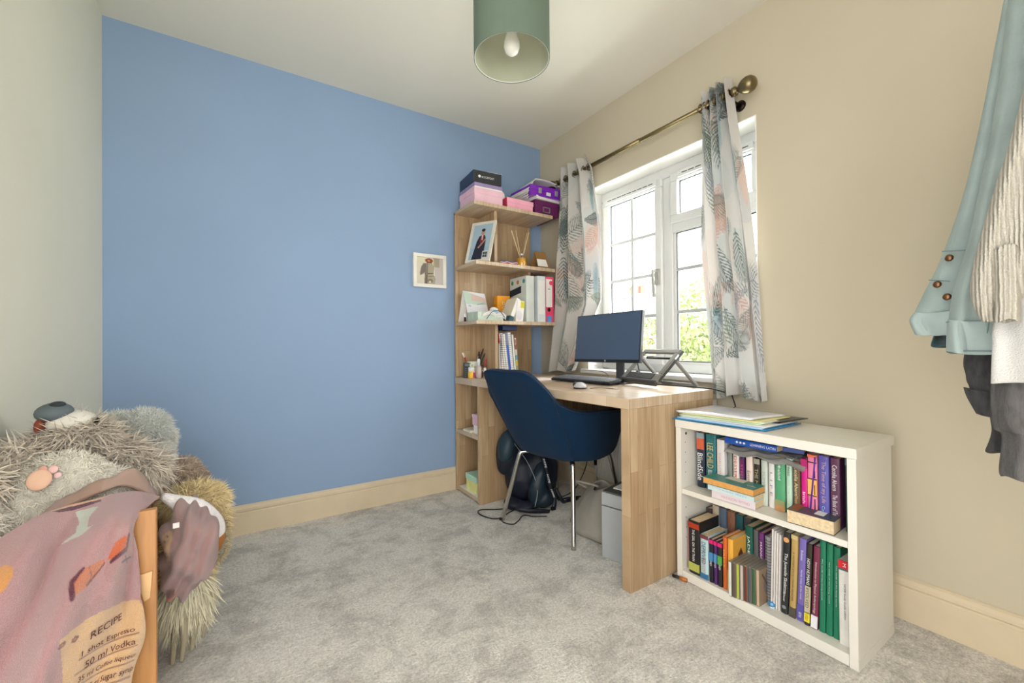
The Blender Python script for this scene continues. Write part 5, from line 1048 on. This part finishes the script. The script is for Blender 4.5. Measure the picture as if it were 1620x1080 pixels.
for k, (nm, lab, mt_, pts, z, th) in enumerate(wpl):
    t_ = thing(nm, lab, 'folder' if 'folder' in nm or 'wallet' in nm or 'sleeve' in nm else 'papers', (-.28, -1.6, z)); mb = MB(); sheetquad(mb, pts, z, seed=k, warp=.0012, up_=.004 if k == 5 else 0); mb.build('sheet', mt_, t_, smooth=True, solid=th)
    if k in (1, 2):
        mb = MB(); sheetquad(mb, [(a[0]+.012, a[1]-.006) for a in pts], z+th/2+.0008, seed=k, warp=.0012); mb.build('insert', whitep, t_, smooth=True, solid=.0015)

# ------------------------------------------------------------------ clothes hanging at the right
rail = thing('clothes_rail', 'metal clothes rail fixed to the window wall outside the frame, carrying the garments', 'rail', (-.5, -2.44, 1.70))
MB().tube([(-.02, -2.44, 1.70), (-1.10, -2.44, 1.70)], .012, 12).build('rail', chr_, rail, smooth=True)
MB().box(-.012, 0, -2.47, -2.41, 1.66, 1.74).build('wall_plate', chr_, rail, bevel=.003); MB().tube([(-1.02, -2.44, 1.70), (-1.02, -2.44, 2.4)], .006, 8).build('hanging_rod', chr_, rail, smooth=True)
def hanger(par, x):
    MB().tube([(x, -2.44+.020*math.sin(a), 1.699+.020*math.cos(a)) for a in np.linspace(-2.4, 1.9, 12)]+[(x, -2.44, 1.655), (x, -2.44, 1.645)], .002, 6).build('hanger_hook', chr_, par, smooth=True)
    MB().tube([(x, -2.62, 1.59), (x, -2.47, 1.645), (x, -2.375, 1.60)], .006, 8).build('hanger', M('dark_wood', (.3, .2, .12)), par, smooth=True)
def cloth_tube(name, rows, mat, par, folds=5, fa=.006, n=64, seed=0, close_top=True, diag=0):
    """rows: (z, y_left, y_right, x_centre, half thickness); a soft closed tube with vertical folds"""
    Rr = cat_rom(rows, 8); A_ = []
    for i, (z, yl, yr, xc, th) in enumerate(Rr):
        row = []; t = i/len(Rr)
        for j in range(n+1):
            a = 2*math.pi*j/n; cy, cx = (yl+yr)/2, xc; ry = abs(yl-yr)/2
            f = 1+0*a; e = abs(math.cos(a))**.8*math.copysign(1, math.cos(a)); g = abs(math.sin(a))**.8*math.copysign(1, math.sin(a))
            w_ = fa*math.sin(folds*a+seed+diag*t*4)*(abs(g)+.25)+fa*.5*math.sin(folds*1.7*a+seed*2+5*t)*abs(g)
            row.append((cx+g*th+w_, cy+e*ry+.2*w_, z+.003*math.sin(3*a+seed)))
        A_.append(row)
    mb = MB(); mb.grid(A_); return mb.build(name, mat, par, smooth=True, solid=.002), A_
den = M('pale_denim', (.60, .655, .64), rough=.9, var=.10, scale=18, bump=.25, bscale=700); den2 = M('denim_edge', (.72, .79, .78), rough=.9, var=.08)
dj = thing('denim_jacket', 'pale blue denim jacket hanging at the right, furthest left of the garments', 'jacket', (-.56, -2.42, .93))
hanger(dj, -.56)
_b, Aj = cloth_tube('body', [(1.64, -2.34, -2.52, -.555, .018), (1.57, -2.330, -2.60, -.555, .03), (1.40, -2.304, -2.62, -.552, .034), (1.25, -2.276, -2.63, -.55, .034), (1.12, -2.240, -2.63, -.55, .036), (1.05, -2.213, -2.63, -.55, .036), (.985, -2.19, -2.63, -.55, .036), (.955, -2.195, -2.63, -.55, .034)], den, dj, folds=7, fa=.007, seed=1)
MB().tube([(-.5935, -2.250, 1.135), (-.5935, -2.31, 1.128)], .0012, 5).tube([(-.5935, -2.228, 1.075), (-.5935, -2.262, 1.068)], .0012, 5).build('stitching', M('stitch', (.42, .5, .52)), dj)
wb_, A_ = cloth_tube('waistband', [(1.005, -2.197, -2.44, -.552, .039), (.985, -2.187, -2.44, -.552, .040), (.953, -2.196, -2.44, -.552, .040)], M('denim_light', (.64, .70, .69), rough=.9, bump=.2), dj, folds=7, fa=.007, seed=1)
for (y, z) in ((-2.262, 1.118), (-2.243, 1.063), (-2.258, 1.034)):
    x = -.5965; MB().lathe([(.0065, 0), (.0075, .003), (.005, .005), (.001, .0055)], (x, y, z), 16, axis=(-1, 0, 0)).build('button', M('copper_button', (.45, .32, .22), rough=.3, metal=.8), dj, smooth=True)
sl, As = cloth_tube('sleeve', [(1.62, -2.352, -2.46, -.60, .02), (1.50, -2.345, -2.45, -.615, .032), (1.36, -2.330, -2.43, -.62, .034), (1.24, -2.312, -2.41, -.622, .034), (1.14, -2.296, -2.395, -.622, .034), (1.04, -2.273, -2.38, -.622, .036), (.97, -2.266, -2.37, -.622, .038), (.915, -2.264, -2.366, -.622, .040)], den, dj, folds=5, fa=.006, seed=3)
cuff, _ = cloth_tube('cuff', [(.980, -2.2645, -2.368, -.622, .041), (.95, -2.263, -2.368, -.622, .042), (.913, -2.262, -2.367, -.622, .043)], M('denim_light', (.64, .70, .69)), dj, folds=5, fa=.006, seed=3)
for z in (.978, .918): MB().tube([(-.622-.0455*math.cos(a)**1, -2.315+.054*math.sin(a), z) for a in np.linspace(-1.3, 1.3, 20)], .0012, 5).build('stitching', M('stitch', (.42, .5, .52)), dj)
stm = M('seam_thread', (.50, .57, .57), rough=.9)
for A2, js in ((Aj, (38, 42, 45)), (As, (40, 41, 47))):
    for j_ in js:
        MB().tube([(q[j_][0]-.0018, q[j_][1], q[j_][2]) for q in A2[2:-6]], .0013, 5).build('seam', stm, dj, smooth=True)
tg = thing('patterned_top', 'dark teal patterned garment edge showing below the denim jacket', 'garment', (-.52, -2.4, .92)); hanger(tg, -.50)
cloth_tube('body', [(1.62, -2.38, -2.5, -.50, .01), (1.3, -2.33, -2.56, -.50, .014), (.97, -2.222, -2.56, -.50, .014), (.925, -2.214, -2.56, -.50, .014)], M('teal_pattern', (.12, .24, .26), rough=.5, var=.9, scale=45), tg, folds=5, fa=.003)
# grey hoodies
gh = M('charcoal_marl', (.25, .245, .25), rough=.95, var=.28, scale=120, bump=.4, bscale=500, stretch=(1, 1, .3)); gh2 = M('grey_marl', (.33, .32, .315), rough=.95, var=.25, scale=120, bump=.4, bscale=500, stretch=(1, 1, .3))
h1 = thing('grey_sweatshirt', 'charcoal sweatshirt hem and sleeve hanging just behind the denim cuff', 'sweatshirt', (-.59, -2.42, .72)); hanger(h1, -.655)
cloth_tube('body', [(1.60, -2.40, -2.54, -.66, .012), (1.2, -2.36, -2.55, -.66, .014), (.93, -2.285, -2.5, -.585, .022), (.86, -2.283, -2.5, -.585, .024), (.835, -2.288, -2.5, -.585, .022), (.80, -2.290, -2.5, -.585, .022)], gh, h1, folds=6, fa=.004, seed=2)
cloth_tube('rib', [(.836, -2.279, -2.5, -.585, .026), (.815, -2.284, -2.5, -.585, .026), (.782, -2.297, -2.5, -.585, .024)], gh, h1, folds=6, fa=.004, seed=2)
cloth_tube('sleeve', [(.90, -2.325, -2.42, -.612, .02), (.80, -2.320, -2.40, -.612, .022), (.755, -2.322, -2.40, -.612, .02), (.715, -2.313, -2.40, -.612, .02)], gh, h1, folds=4, fa=.003)
h2 = thing('grey_hoodie', 'mid grey marl sweatshirt sleeve hanging at the right edge of the picture', 'sweatshirt', (-.68, -2.44, .70)); hanger(h2, -.70)
cloth_tube('sleeve', [(1.60, -2.40, -2.48, -.70, .012), (1.25, -2.385, -2.47, -.70, .016), (.95, -2.345, -2.45, -.69, .028), (.86, -2.333, -2.45, -.685, .032), (.78, -2.334, -2.45, -.685, .034), (.762, -2.345, -2.44, -.685, .028), (.70, -2.341, -2.43, -.685, .026), (.685, -2.343, -2.43, -.685, .026)], gh2, h2, folds=5, fa=.005, seed=4)
# cream ribbed cardigan
mt, t, b = newmat('cream_rib_knit'); L = t.links; tc = N(t, 'ShaderNodeTexCoord'); wv = N(t, 'ShaderNodeTexWave'); wv.wave_type = 'BANDS'; wv.bands_direction = 'Y'
wv.inputs['Scale'].default_value = 55; wv.inputs['Distortion'].default_value = 1.5; L.new(tc.outputs['Object'], wv.inputs['Vector'])
nz = N(t, 'ShaderNodeTexNoise'); nz.inputs['Scale'].default_value = 600; L.new(tc.outputs['Object'], nz.inputs['Vector'])
cr = N(t, 'ShaderNodeValToRGB'); cr.color_ramp.elements[0].color = rgba((.70, .67, .61)); cr.color_ramp.elements[1].color = rgba((.77, .745, .69)); cr.color_ramp.elements[1].position = .5; L.new(wv.outputs['Fac'], cr.inputs[0])
L.new(cr.outputs[0], b.inputs['Base Color']); b.inputs['Roughness'].default_value = .95; bp = N(t, 'ShaderNodeBump'); bp.inputs['Strength'].default_value = .9; bp.inputs['Distance'].default_value = .004
ad = N(t, 'ShaderNodeMath'); ad.operation = 'ADD'; L.new(wv.outputs['Fac'], ad.inputs[0]); L.new(nz.outputs['Fac'], ad.inputs[1]); L.new(ad.outputs[0], bp.inputs['Height']); L.new(bp.outputs[0], b.inputs['Normal']); knit = mt
cg = thing('knit_cardigan', 'cream ribbed knit cardigan with a balloon sleeve hanging over the denim jacket', 'cardigan', (-.75, -2.43, .95)); hanger(cg, -.775)
cloth_tube('sleeve', [(1.58, -2.41, -2.47, -.76, .02), (1.42, -2.394, -2.46, -.757, .026), (1.30, -2.373, -2.44, -.752, .03), (1.20, -2.349, -2.425, -.75, .032), (1.12, -2.332, -2.41, -.75, .034), (1.06, -2.321, -2.392, -.75, .034), (1.01, -2.320, -2.376, -.75, .03), (.975, -2.330, -2.368, -.75, .022)], knit, cg, folds=4, fa=.004, seed=2)
cloth_tube('cuff', [(1.10, -2.350, -2.379, -.768, .024), (1.03, -2.352, -2.378, -.768, .020), (.985, -2.350, -2.3775, -.768, .021), (.972, -2.350, -2.378, -.768, .022)], knit, cg, folds=3, fa=.001, seed=1)
cloth_tube('body', [(1.55, -2.42, -2.62, -.725, .015), (1.2, -2.392, -2.63, -.722, .018), (1.0, -2.375, -2.63, -.722, .02), (.93, -2.372, -2.63, -.722, .02)], knit, cg, folds=8, fa=.003)
wj = thing('white_jumper', 'soft white jumper hem hanging below the cream cardigan', 'jumper', (-.715, -2.42, .86)); hanger(wj, -.73)
cloth_tube('body', [(1.58, -2.42, -2.6, -.735, .008), (1.2, -2.39, -2.6, -.73, .01), (.99, -2.345, -2.6, -.722, .022), (.93, -2.340, -2.6, -.722, .024), (.862, -2.3375, -2.6, -.722, .026)], M('soft_white_knit', (.78, .77, .75), rough=.95, var=.04, bump=.5, bscale=400), wj, folds=6, fa=.005, seed=5)

# ------------------------------------------------------------------ wooden toy bench with soft toys and blanket at the left
bw = M('beech_veneer', (.70, .50, .30), rough=.4, var=.12, scale=8, stretch=(14, 14, 1)); bwl = M('beech_edge', (.84, .68, .48), rough=.45, var=.06)
tb = thing('toy_bench', 'wooden bench with square posts piled with soft toys by the left wall', 'bench', (-2.2, -.98, 0))
for (x0_, x1_, y0_, y1_, h_) in ((-2.103, -2.050, -1.268, -1.248, .572), (-2.125, -2.098, -.735, -.712, .585), (-2.37, -2.33, -1.268, -1.248, .572), (-2.37, -2.33, -.735, -.712, .585)):
    MB().box(x0_, x1_, y0_, y1_, 0, h_).build('leg', bw, tb, bevel=.002)
MB().box(-2.33, -2.12, -.95, -.735+.0, .24, .26).box(-2.33, -2.11, -1.248, -.95, .24, .26).build('seat_board', bwl, tb)
MB().box(-2.33, -2.103, -1.266, -1.25, .16, .26).build('end_rail', bw, tb); MB().box(-2.33, -2.125, -.733, -.715, .16, .50).build('end_rail', bw, tb)
MB().prism([(-2.084, -1.272, .432), (-2.056, -1.272, .436), (-2.060, -1.272, .378), (-2.070, -1.272, .372)], (0, .0035, 0)).build('bracket', bwl, tb)['label'] = 'lighter bevelled block on the near post'
MB().box(-2.120, -2.108, -1.248, -.735, .36, .42).build('side_rail', bw, tb)

furm = MV('plush_fur', rough=.9, sheen=.3)
def plush(label, cat, balls, col, ln, wd, n, flow, name='soft_toy', stand=.8, jit=.35, curl=.3, base=None, cvar=.25, keep=None):
    c = np.mean([b_[0] for b_ in balls], 0); t_ = thing(name, label, cat, c, 'soft toys piled on the bench')
    lump([(Vector(b_[0]), tuple(b_[1])) for b_ in balls], 'body', base or M('plush_'+hexn(col), tuple(x*.85 for x in col), rough=.95, var=.1), t_, noise_=.001)
    P, Nn = on_balls(balls, n)
    fur('fur', P, Nn, ln, wd, col, t_, furm, flow=flow, stand=stand, jit=jit, curl=curl, cvar=cvar)
    return t_
# A: shaggy taupe toy lying back, muzzle up
A = plush('large shaggy taupe soft toy lying back with its grey nose pointing up', 'soft toy',
          [((-2.255, -.93, .685), (.075, .08, .058)), ((-2.33, -1.00, .650), (.050, .11, .05)), ((-2.345, -1.12, .635), (.030, .09, .05)), ((-2.185, -.92, .630), (.060, .075, .048)), ((-2.125, -.92, .585), (.045, .06, .040))],
          (.83, .785, .725), .036, .0050, 13000, (-.05, -.15, -.55), stand=.9, jit=.45, curl=.7, cvar=.38)
MB().ball((-2.268, -.94, .745), (.050, .055, .030), 20).build('muzzle', M('muzzle_white', (.88, .86, .82), rough=.95, bump=.3), A, smooth=True)['label'] = 'white plush muzzle'
MB().ball((-2.292, -.955, .772), (.036, .042, .026), 20).build('nose', M('nose_grey', (.36, .40, .42), rough=.8, var=.05), A, smooth=True)['label'] = 'big blue-grey nose'
MB().ball((-2.284, -.965, .793), (.016, .020, .009), 12).build('nostril', M('nose_dark', (.15, .18, .20)), A, smooth=True)
MB().ball((-2.312, -.972, .742), (.011, .026, .020), 16).build('mouth', M('mouth_rust', (.50, .24, .16), rough=.9), A, smooth=True)['label'] = 'rust brown open mouth'
MB().ball((-2.215, -.955, .745), (.008, .008, .008), 12).build('eye', M('bead_black', (.05, .05, .05), rough=.1), A, smooth=True)
# B: light grey toy
B = plush('light grey short-furred soft toy lying behind the shaggy one', 'soft toy', [((-2.225, -.66, .690), (.050, .06, .034)), ((-2.160, -.66, .672), (.065, .07, .055)), ((-2.20, -.64, .61), (.06, .08, .06))], (.86, .87, .85), .018, .0022, 11000, (0, 0, -.15), jit=.5)
P, Nn = on_balls([((-2.140, -.66, .575), (.055, .05, .055)), ((-2.105, -.60, .62), (.02, .03, .035))], 5500)
lump([((-2.140, -.66, .575), (.053, .048, .053)), ((-2.105, -.60, .62), (.018, .028, .033))], 'belly', M('plush_white', (.84, .83, .80), rough=.95), B, noise_=.001)['label'] = 'white furry belly'
fur('belly_fur', P, Nn, .016, .0022, (.93, .92, .89), B, furm, flow=(0, 0, -.2), cvar=.1)
# C: cream toy with paw pads
Cc = plush('cream furry soft toy showing the sole of its foot with peach pads', 'soft toy', [((-2.245, -1.08, .60), (.085, .06, .085)), ((-2.30, -1.10, .56), (.075, .08, .10)), ((-2.34, -1.20, .52), (.05, .09, .10)), ((-2.19, -1.06, .57), (.07, .07, .07))], (.95, .93, .88), .016, .0024, 16000, (-.1, -.1, -.35), cvar=.12, jit=.4)
q_ = Vector((0, 0, 1)).rotation_difference(Vector((.15, -1, .35))).to_matrix().to_4x4()
for (c_, r_, mm) in (((-2.262, -1.160, .648), (.020, .023, .006), (.86, .70, .60)), ((-2.259, -1.150, .668), (.007, .009, .004), (.82, .62, .56)), ((-2.244, -1.146, .665), (.008, .009, .004), (.88, .72, .70)), ((-2.238, -1.143, .650), (.007, .007, .004), (.88, .74, .74))):
    MB().ball(c_, r_, 16, T=q_).build('paw_pad', M('pad_'+hexn(mm), mm, rough=.9), Cc, smooth=True)['label'] = 'peach coloured paw pad'
# D: taupe short plush, E: tan plush hanging over the side
plush('brownish-grey curly soft toy behind the tan one against the blue wall', 'soft toy', [((-2.065, -.60, .485), (.05, .06, .055)), ((-2.04, -.56, .44), (.045, .05, .06)), ((-2.05, -.60, .30), (.05, .07, .16))], (.76, .68, .60), .016, .003, 8000, (0, 0, -.1), jit=.6)
Et = plush('tan long-furred soft toy hanging over the right side of the bench', 'soft toy', [((-2.02, -.76, .425), (.085, .08, .055)), ((-1.995, -.76, .36), (.06, .08, .07)), ((-2.03, -.80, .26), (.055, .09, .11)), ((-2.03, -.82, .16), (.045, .08, .07))], (.96, .87, .68), .026, .0040, 12000, (.1, -.1, -.35), jit=.4, curl=.5)
MB().ball((-1.972, -.86, .315), (.035, .05, .062), 20, T=Matrix.Rotation(R(25), 4, 'Y')).build('ear', M('ear_rust', (.66, .42, .22), rough=.95, var=.08), Et, smooth=True)['label'] = 'rust brown velvety ear'
P, Nn = on_balls([((-1.965, -.85, .315), (.040, .05, .070))], 2500)
kk = (Nn[:, 1] > -.35); fur('ear_fur', P[kk], Nn[kk], .014, .003, (.78, .72, .58), Et, furm, flow=(0, 0, -.2))
P, Nn = on_balls([((-2.03, -.90, .20), (.055, .05, .06)), ((-2.035, -.84, .14), (.045, .07, .06))], 3500)
fur('belly_fur', P, Nn, .045, .0055, (.90, .87, .76), Et, furm, flow=(0, -.05, -.9), stand=.5, jit=.2)
for k, (x_, y_) in enumerate(((-2.055, -.93), (-2.032, -.95), (-2.010, -.93), (-1.985, -.90))):
    MB().tube(cat_rom([(x_, y_, .17), (x_+.004, y_-.01, .10), (x_+.0, y_-.005, .05+.012*k), (x_-.004, y_, .012+.012*k)], 5), [.011-.0004*i for i in range(16)], 8).build('dangling_leg', M('leg_stone', (.66, .62, .52), rough=.95), Et, smooth=True)

# fleece blanket: parametric sheet with printed cocktail motifs
GB = [[(-2.278, -1.38, 0.577), (-2.233, -1.3, 0.602), (-2.193, -1.25, 0.605), (-2.144, -1.2, 0.6), (-2.1, -1.17, 0.592), (-2.062, -1.13, 0.56)], [(-2.264, -1.42, 0.526), (-2.218, -1.38, 0.56), (-2.182, -1.33, 0.566), (-2.134, -1.3, 0.568), (-2.099, -1.3, 0.567), (-2.084, -1.285, 0.559)], [(-2.257, -1.44, 0.461), (-2.206, -1.42, 0.496), (-2.172, -1.37, 0.501), (-2.132, -1.33, 0.502), (-2.103, -1.31, 0.498), (-2.079, -1.29, 0.483)], [(-2.25, -1.46, 0.399), (-2.197, -1.45, 0.422), (-2.162, -1.41, 0.43), (-2.131, -1.36, 0.427), (-2.099, -1.33, 0.414), (-2.072, -1.295, 0.394)], [(-2.246, -1.47, 0.324), (-2.194, -1.46, 0.342), (-2.165, -1.43, 0.352), (-2.135, -1.38, 0.343), (-2.097, -1.34, 0.328), (-2.067, -1.3, 0.312)], [(-2.243, -1.48, 0.24), (-2.191, -1.47, 0.254), (-2.162, -1.44, 0.258), (-2.139, -1.4, 0.25), (-2.113, -1.36, 0.246), (-2.086, -1.32, 0.232)], [(-2.243, -1.48, 0.092), (-2.198, -1.47, 0.102), (-2.167, -1.45, 0.093), (-2.146, -1.41, 0.075), (-2.12, -1.37, 0.047), (-2.098, -1.34, 0.019)]]
GA = np.array(GB, float)
def crv(P, t):
    n_ = len(P)-1; i = min(max(int(t), 0), n_-1); f_ = t-i; a, b_, c, d = P[max(i-1, 0)], P[i], P[i+1], P[min(i+2, n_)]
    return .5*((2*b_)+(c-a)*f_+(2*a-5*b_+4*c-d)*f_*f_+(3*b_-a-3*c+d)*f_**3)
def S0(u, v): return crv(np.array([crv(GA[:, c], v*6) for c in range(6)]), u*5)
def S1(u, v):
    p = S0(u, v); env = min(1, v*5)*min(1, (1.02-u)*6)
    k = u*1.0+v*.9          # folds running from upper right to lower left
    d = (.030*math.sin(2*math.pi*(k*1.25+.1))+.014*math.sin(2*math.pi*(k*2.3+.3)+u*3))*env*(1-.55*min(1, max(0, (v-.45)*4))*min(1, max(0, (u-.3)*4)))
    return p+np.array([.25, -.9, .3])*d
bl = thing('fleece_blanket', 'dusty pink fleece blanket printed with cocktails and a recipe card, draped over the bench', 'blanket', (-2.15, -1.3, .02))
cv = Canvas(1, 1, 260, (.755, .575, .58))
for _ in range(30): cv.ell(rng.uniform(0, 1), rng.uniform(0, 1), .06, .05, random.choice([(.67, .52, .50), (.73, .575, .56)]), .4)
cv.poly([(.28, .0), (.565, .02), (.57, .045), (.43, .05), (.34, .035)], (.36, .12, .22)); cv.poly([(.28, -.01), (.60, .0), (.565, .025), (.30, .015)], (.86, .68, .55))
cv.poly([(.435, .062), (.565, .071), (.525, .12), (.53, .165), (.56, .158), (.50, .192), (.385, .20), (.47, .172), (.48, .125)], (.80, .82, .76))
cv.poly([(.445, .371), (.50, .33), (.58, .322), (.645, .325), (.60, .37), (.52, .40), (.45, .412)], (.83, .50, .35)); cv.line(.445, .362, .438, .412, .012, .014, (.38, .12, .20)); cv.line(.445, .362, .50, .328, .010, .006, (.38, .12, .20)); cv.line(.52, .395, .64, .34, .006, .004, (.45, .2, .22)); cv.line(.53, .33, .55, .385, .003, .003, (.62, .30, .24))
cv.poly([(.66, .333), (.74, .262), (.83, .235), (.865, .25), (.83, .30), (.75, .335)], (.84, .42, .25)); cv.line(.865, .235, .84, .30, .012, .012, (.38, .12, .20)); cv.line(.84, .30, .70, .345, .012, .008, (.38, .12, .20)); cv.line(.80, .355, .90, .335, .004, .004, (.35, .15, .2)); cv.line(.83, .33, .86, .36, .003, .003, (.35, .15, .2))
cv.ell(.10, .19, .05, .05, (.88, .62, .36))
cv.poly([(.37, .533), (.985, .508), (1.01, .62), (1.01, .84), (.62, .86), (.445, .76), (.42, .65)], (.90, .73, .54))
for a, b_ in ((.39, .558), (.475, .572)): cv.ell(a, b_, .022, .011, (.50, .26, .18)); cv.ell(a, b_, .010, .005, (.72, .45, .32))
for a, b_, c, d in ((.52, .655, .93, .645), (.50, .698, .93, .693), (.52, .742, .95, .762), (.60, .79, .96, .815)): cv.line(a, b_, c, d, .0022, .0022, (.45, .25, .25))
nu, nv = 150, 260; Pm = np.array([[S1(u, v) for u in np.linspace(0, 1, nu)] for v in np.linspace(0, 1, nv)])
U, V = np.meshgrid(np.linspace(0, 1, nu), np.linspace(0, 1, nv)); mb = MB(); mb.grid(Pm); mb.c = cv.sample(U, V).reshape(-1, 4)
blm = MV('printed_fleece', rough=.95, sheen=.5, bump=.8, bscale=260, mot=.45)
sheet_o = mb.build('sheet', blm, bl, smooth=True, solid=.006)
du = (Pm[1:-1, 2:]-Pm[1:-1, :-2])[:, :]; 
def surf_text(s, p0, p1, hv, mat, name='lettering'):
    v, f, x0, x1, y0, y1 = text_geo(s); p0, p1 = np.array(p0), np.array(p1); mb = MB(); out = []
    bm_ = bmesh.new(); vv_ = [bm_.verts.new(p) for p in v]
    for q in f:
        try: bm_.faces.new([vv_[i] for i in q])
        except ValueError: pass
    bmesh.ops.triangulate(bm_, faces=bm_.faces); bmesh.ops.subdivide_edges(bm_, edges=bm_.edges, cuts=2, use_grid_fill=True); bm_.verts.index_update()
    v = [tuple(x.co) for x in bm_.verts]; f = [tuple(x.index for x in q.verts) for q in bm_.faces]; bm_.free()
    for p in v:
        q = p0+(p1-p0)*((p[0]-x0)/(x1-x0))+np.array((0, -hv))*((p[1]-(y0+y1)/2)/(y1-y0)); e = .004
        a = S1(*q); n_ = np.cross(S1(q[0]+e, q[1])-a, S1(q[0], q[1]+e)-a); n_ /= np.linalg.norm(n_); n_ = n_ if n_[1] < 0 else -n_
        out.append(a+n_*.0052)
    mb.add(out, f); mb.build(name, mat, sheet_o)
ink = M('brown_print', (.32, .14, .17), rough=.95)
surf_text('RECIPE', (.575, .590), (.80, .566), .026, ink); surf_text('1 shot Espresso', (.53, .640), (.90, .628), .024, ink); surf_text('50 ml Vodka', (.56, .682), (.90, .672), .024, ink)
surf_text('35 ml Coffee liqueur', (.52, .722), (.93, .735), .024, ink); surf_text('15 ml Sugar syrup', (.60, .772), (.95, .790), .024, ink)
# rolled-back flap at the top edge
FL = np.array([[(-2.241, -1.24, 0.578), (-2.205, -1.2, 0.591), (-2.163, -1.16, 0.602), (-2.125, -1.12, 0.598), (-2.071, -1.1, 0.547)], [(-2.243, -1.2, 0.583), (-2.207, -1.15, 0.606), (-2.165, -1.12, 0.617), (-2.121, -1.08, 0.622), (-2.085, -1.07, 0.565)], [(-2.224, -1.12, 0.587), (-2.203, -1.1, 0.600), (-2.162, -1.05, 0.598), (-2.120, -1.03, 0.602), (-2.080, -1.03, 0.545)]])
PF = np.array([[crv(np.array([crv(FL[:, c], v*2) for c in range(5)]), u*4)+np.array((0, 0, .006*math.sin(6*u*math.pi)*v)) for u in np.linspace(0, 1, 60)] for v in np.linspace(0, 1, 24)])
cv = Canvas(1, 1, 120, (.74, .58, .54)); cv.rect(.2, .55, .0, .7, (.80, .60, .45), .6); cv.rect(.5, .9, 0, 1, (.84, .68, .58), .8)
U, V = np.meshgrid(np.linspace(0, 1, 60), np.linspace(0, 1, 24)); mb = MB(); mb.grid(PF); mb.c = cv.sample(U, V).reshape(-1, 4); mb.build('folded_edge', blm, bl, smooth=True, solid=.008)
# bunch of blanket on the far side of the post
cv = Canvas(1, 1, 160, (.71, .55, .535))
cv.poly([(.585, .47), (.665, .52), (.655, .70), (.60, .72), (.575, .6)], (.90, .72, .53)); cv.ell(.665, .30, .03, .03, (.50, .25, .2)); cv.poly([(.62, .22), (.70, .22), (.72, .28), (.63, .27)], (.85, .45, .25))
for k in range(5): cv.line(.60, .52+.035*k, .63+.01*(k % 2), .535+.035*k, .005, .003, (.35, .15, .18))
cc_ = np.array((-2.005, -1.0, .375)); PB = []
nu, nv = 120, 80
for j in range(nv):
    a = math.pi*j/(nv-1); row = []
    for i in range(nu):
        b_ = 2*math.pi*i/(nu-1); d = np.array((math.sin(a)*math.cos(b_), math.sin(a)*math.sin(b_), math.cos(a)))
        f_ = 1+.07*math.sin(5*b_+3*a)*math.sin(a)+.09*math.sin(7*d[2]+4*d[0]+2)+.05*math.sin(13*d[0]-9*d[2])
        p = np.array((d[0]*.066, d[1]*.13, d[2]*.125))*f_; p[0] += .35*(-p[2])*(-.1); p[0] -= .10*abs(p[2])*0
        p = p+np.array((-.30*p[2]*.5 if p[2] > 0 else .0+.10*p[2], 0, 0)); row.append(tuple(cc_+p))
    PB.append(row)
U, V = np.meshgrid(np.linspace(0, 1, nu), np.linspace(0, 1, nv)); mb = MB(); mb.grid(PB); mb.c = cv.sample(U, 1-V).reshape(-1, 4); mb.build('bunched_end', blm, bl, smooth=True)
wsh = M('white_sherpa', (.90, .88, .88), rough=.95, var=.06, scale=90, bump=.9, bscale=220)
T_ = [(-2.07, -1.0, .530), (-2.04, -.99, .500), (-2.00, -.98, .465), (-1.96, -.97, .415), (-1.940, -.96, .375)]
tb_ = MB().tube(cat_rom(T_, 8), [.012+.014*math.sin(math.pi*i/32) for i in range(33)], 14); tb_.v = [tuple(np.array(p)+.004*math.sin(60*p[0]+40*p[2])) for p in tb_.v]; tb_.build('sherpa_underside', wsh, bl, smooth=True)['label'] = 'white sherpa underside turned outwards'
MB().box(-2.035, -2.022, -1.133, -1.131, .475, .488).build('care_tag', whitep, bl)
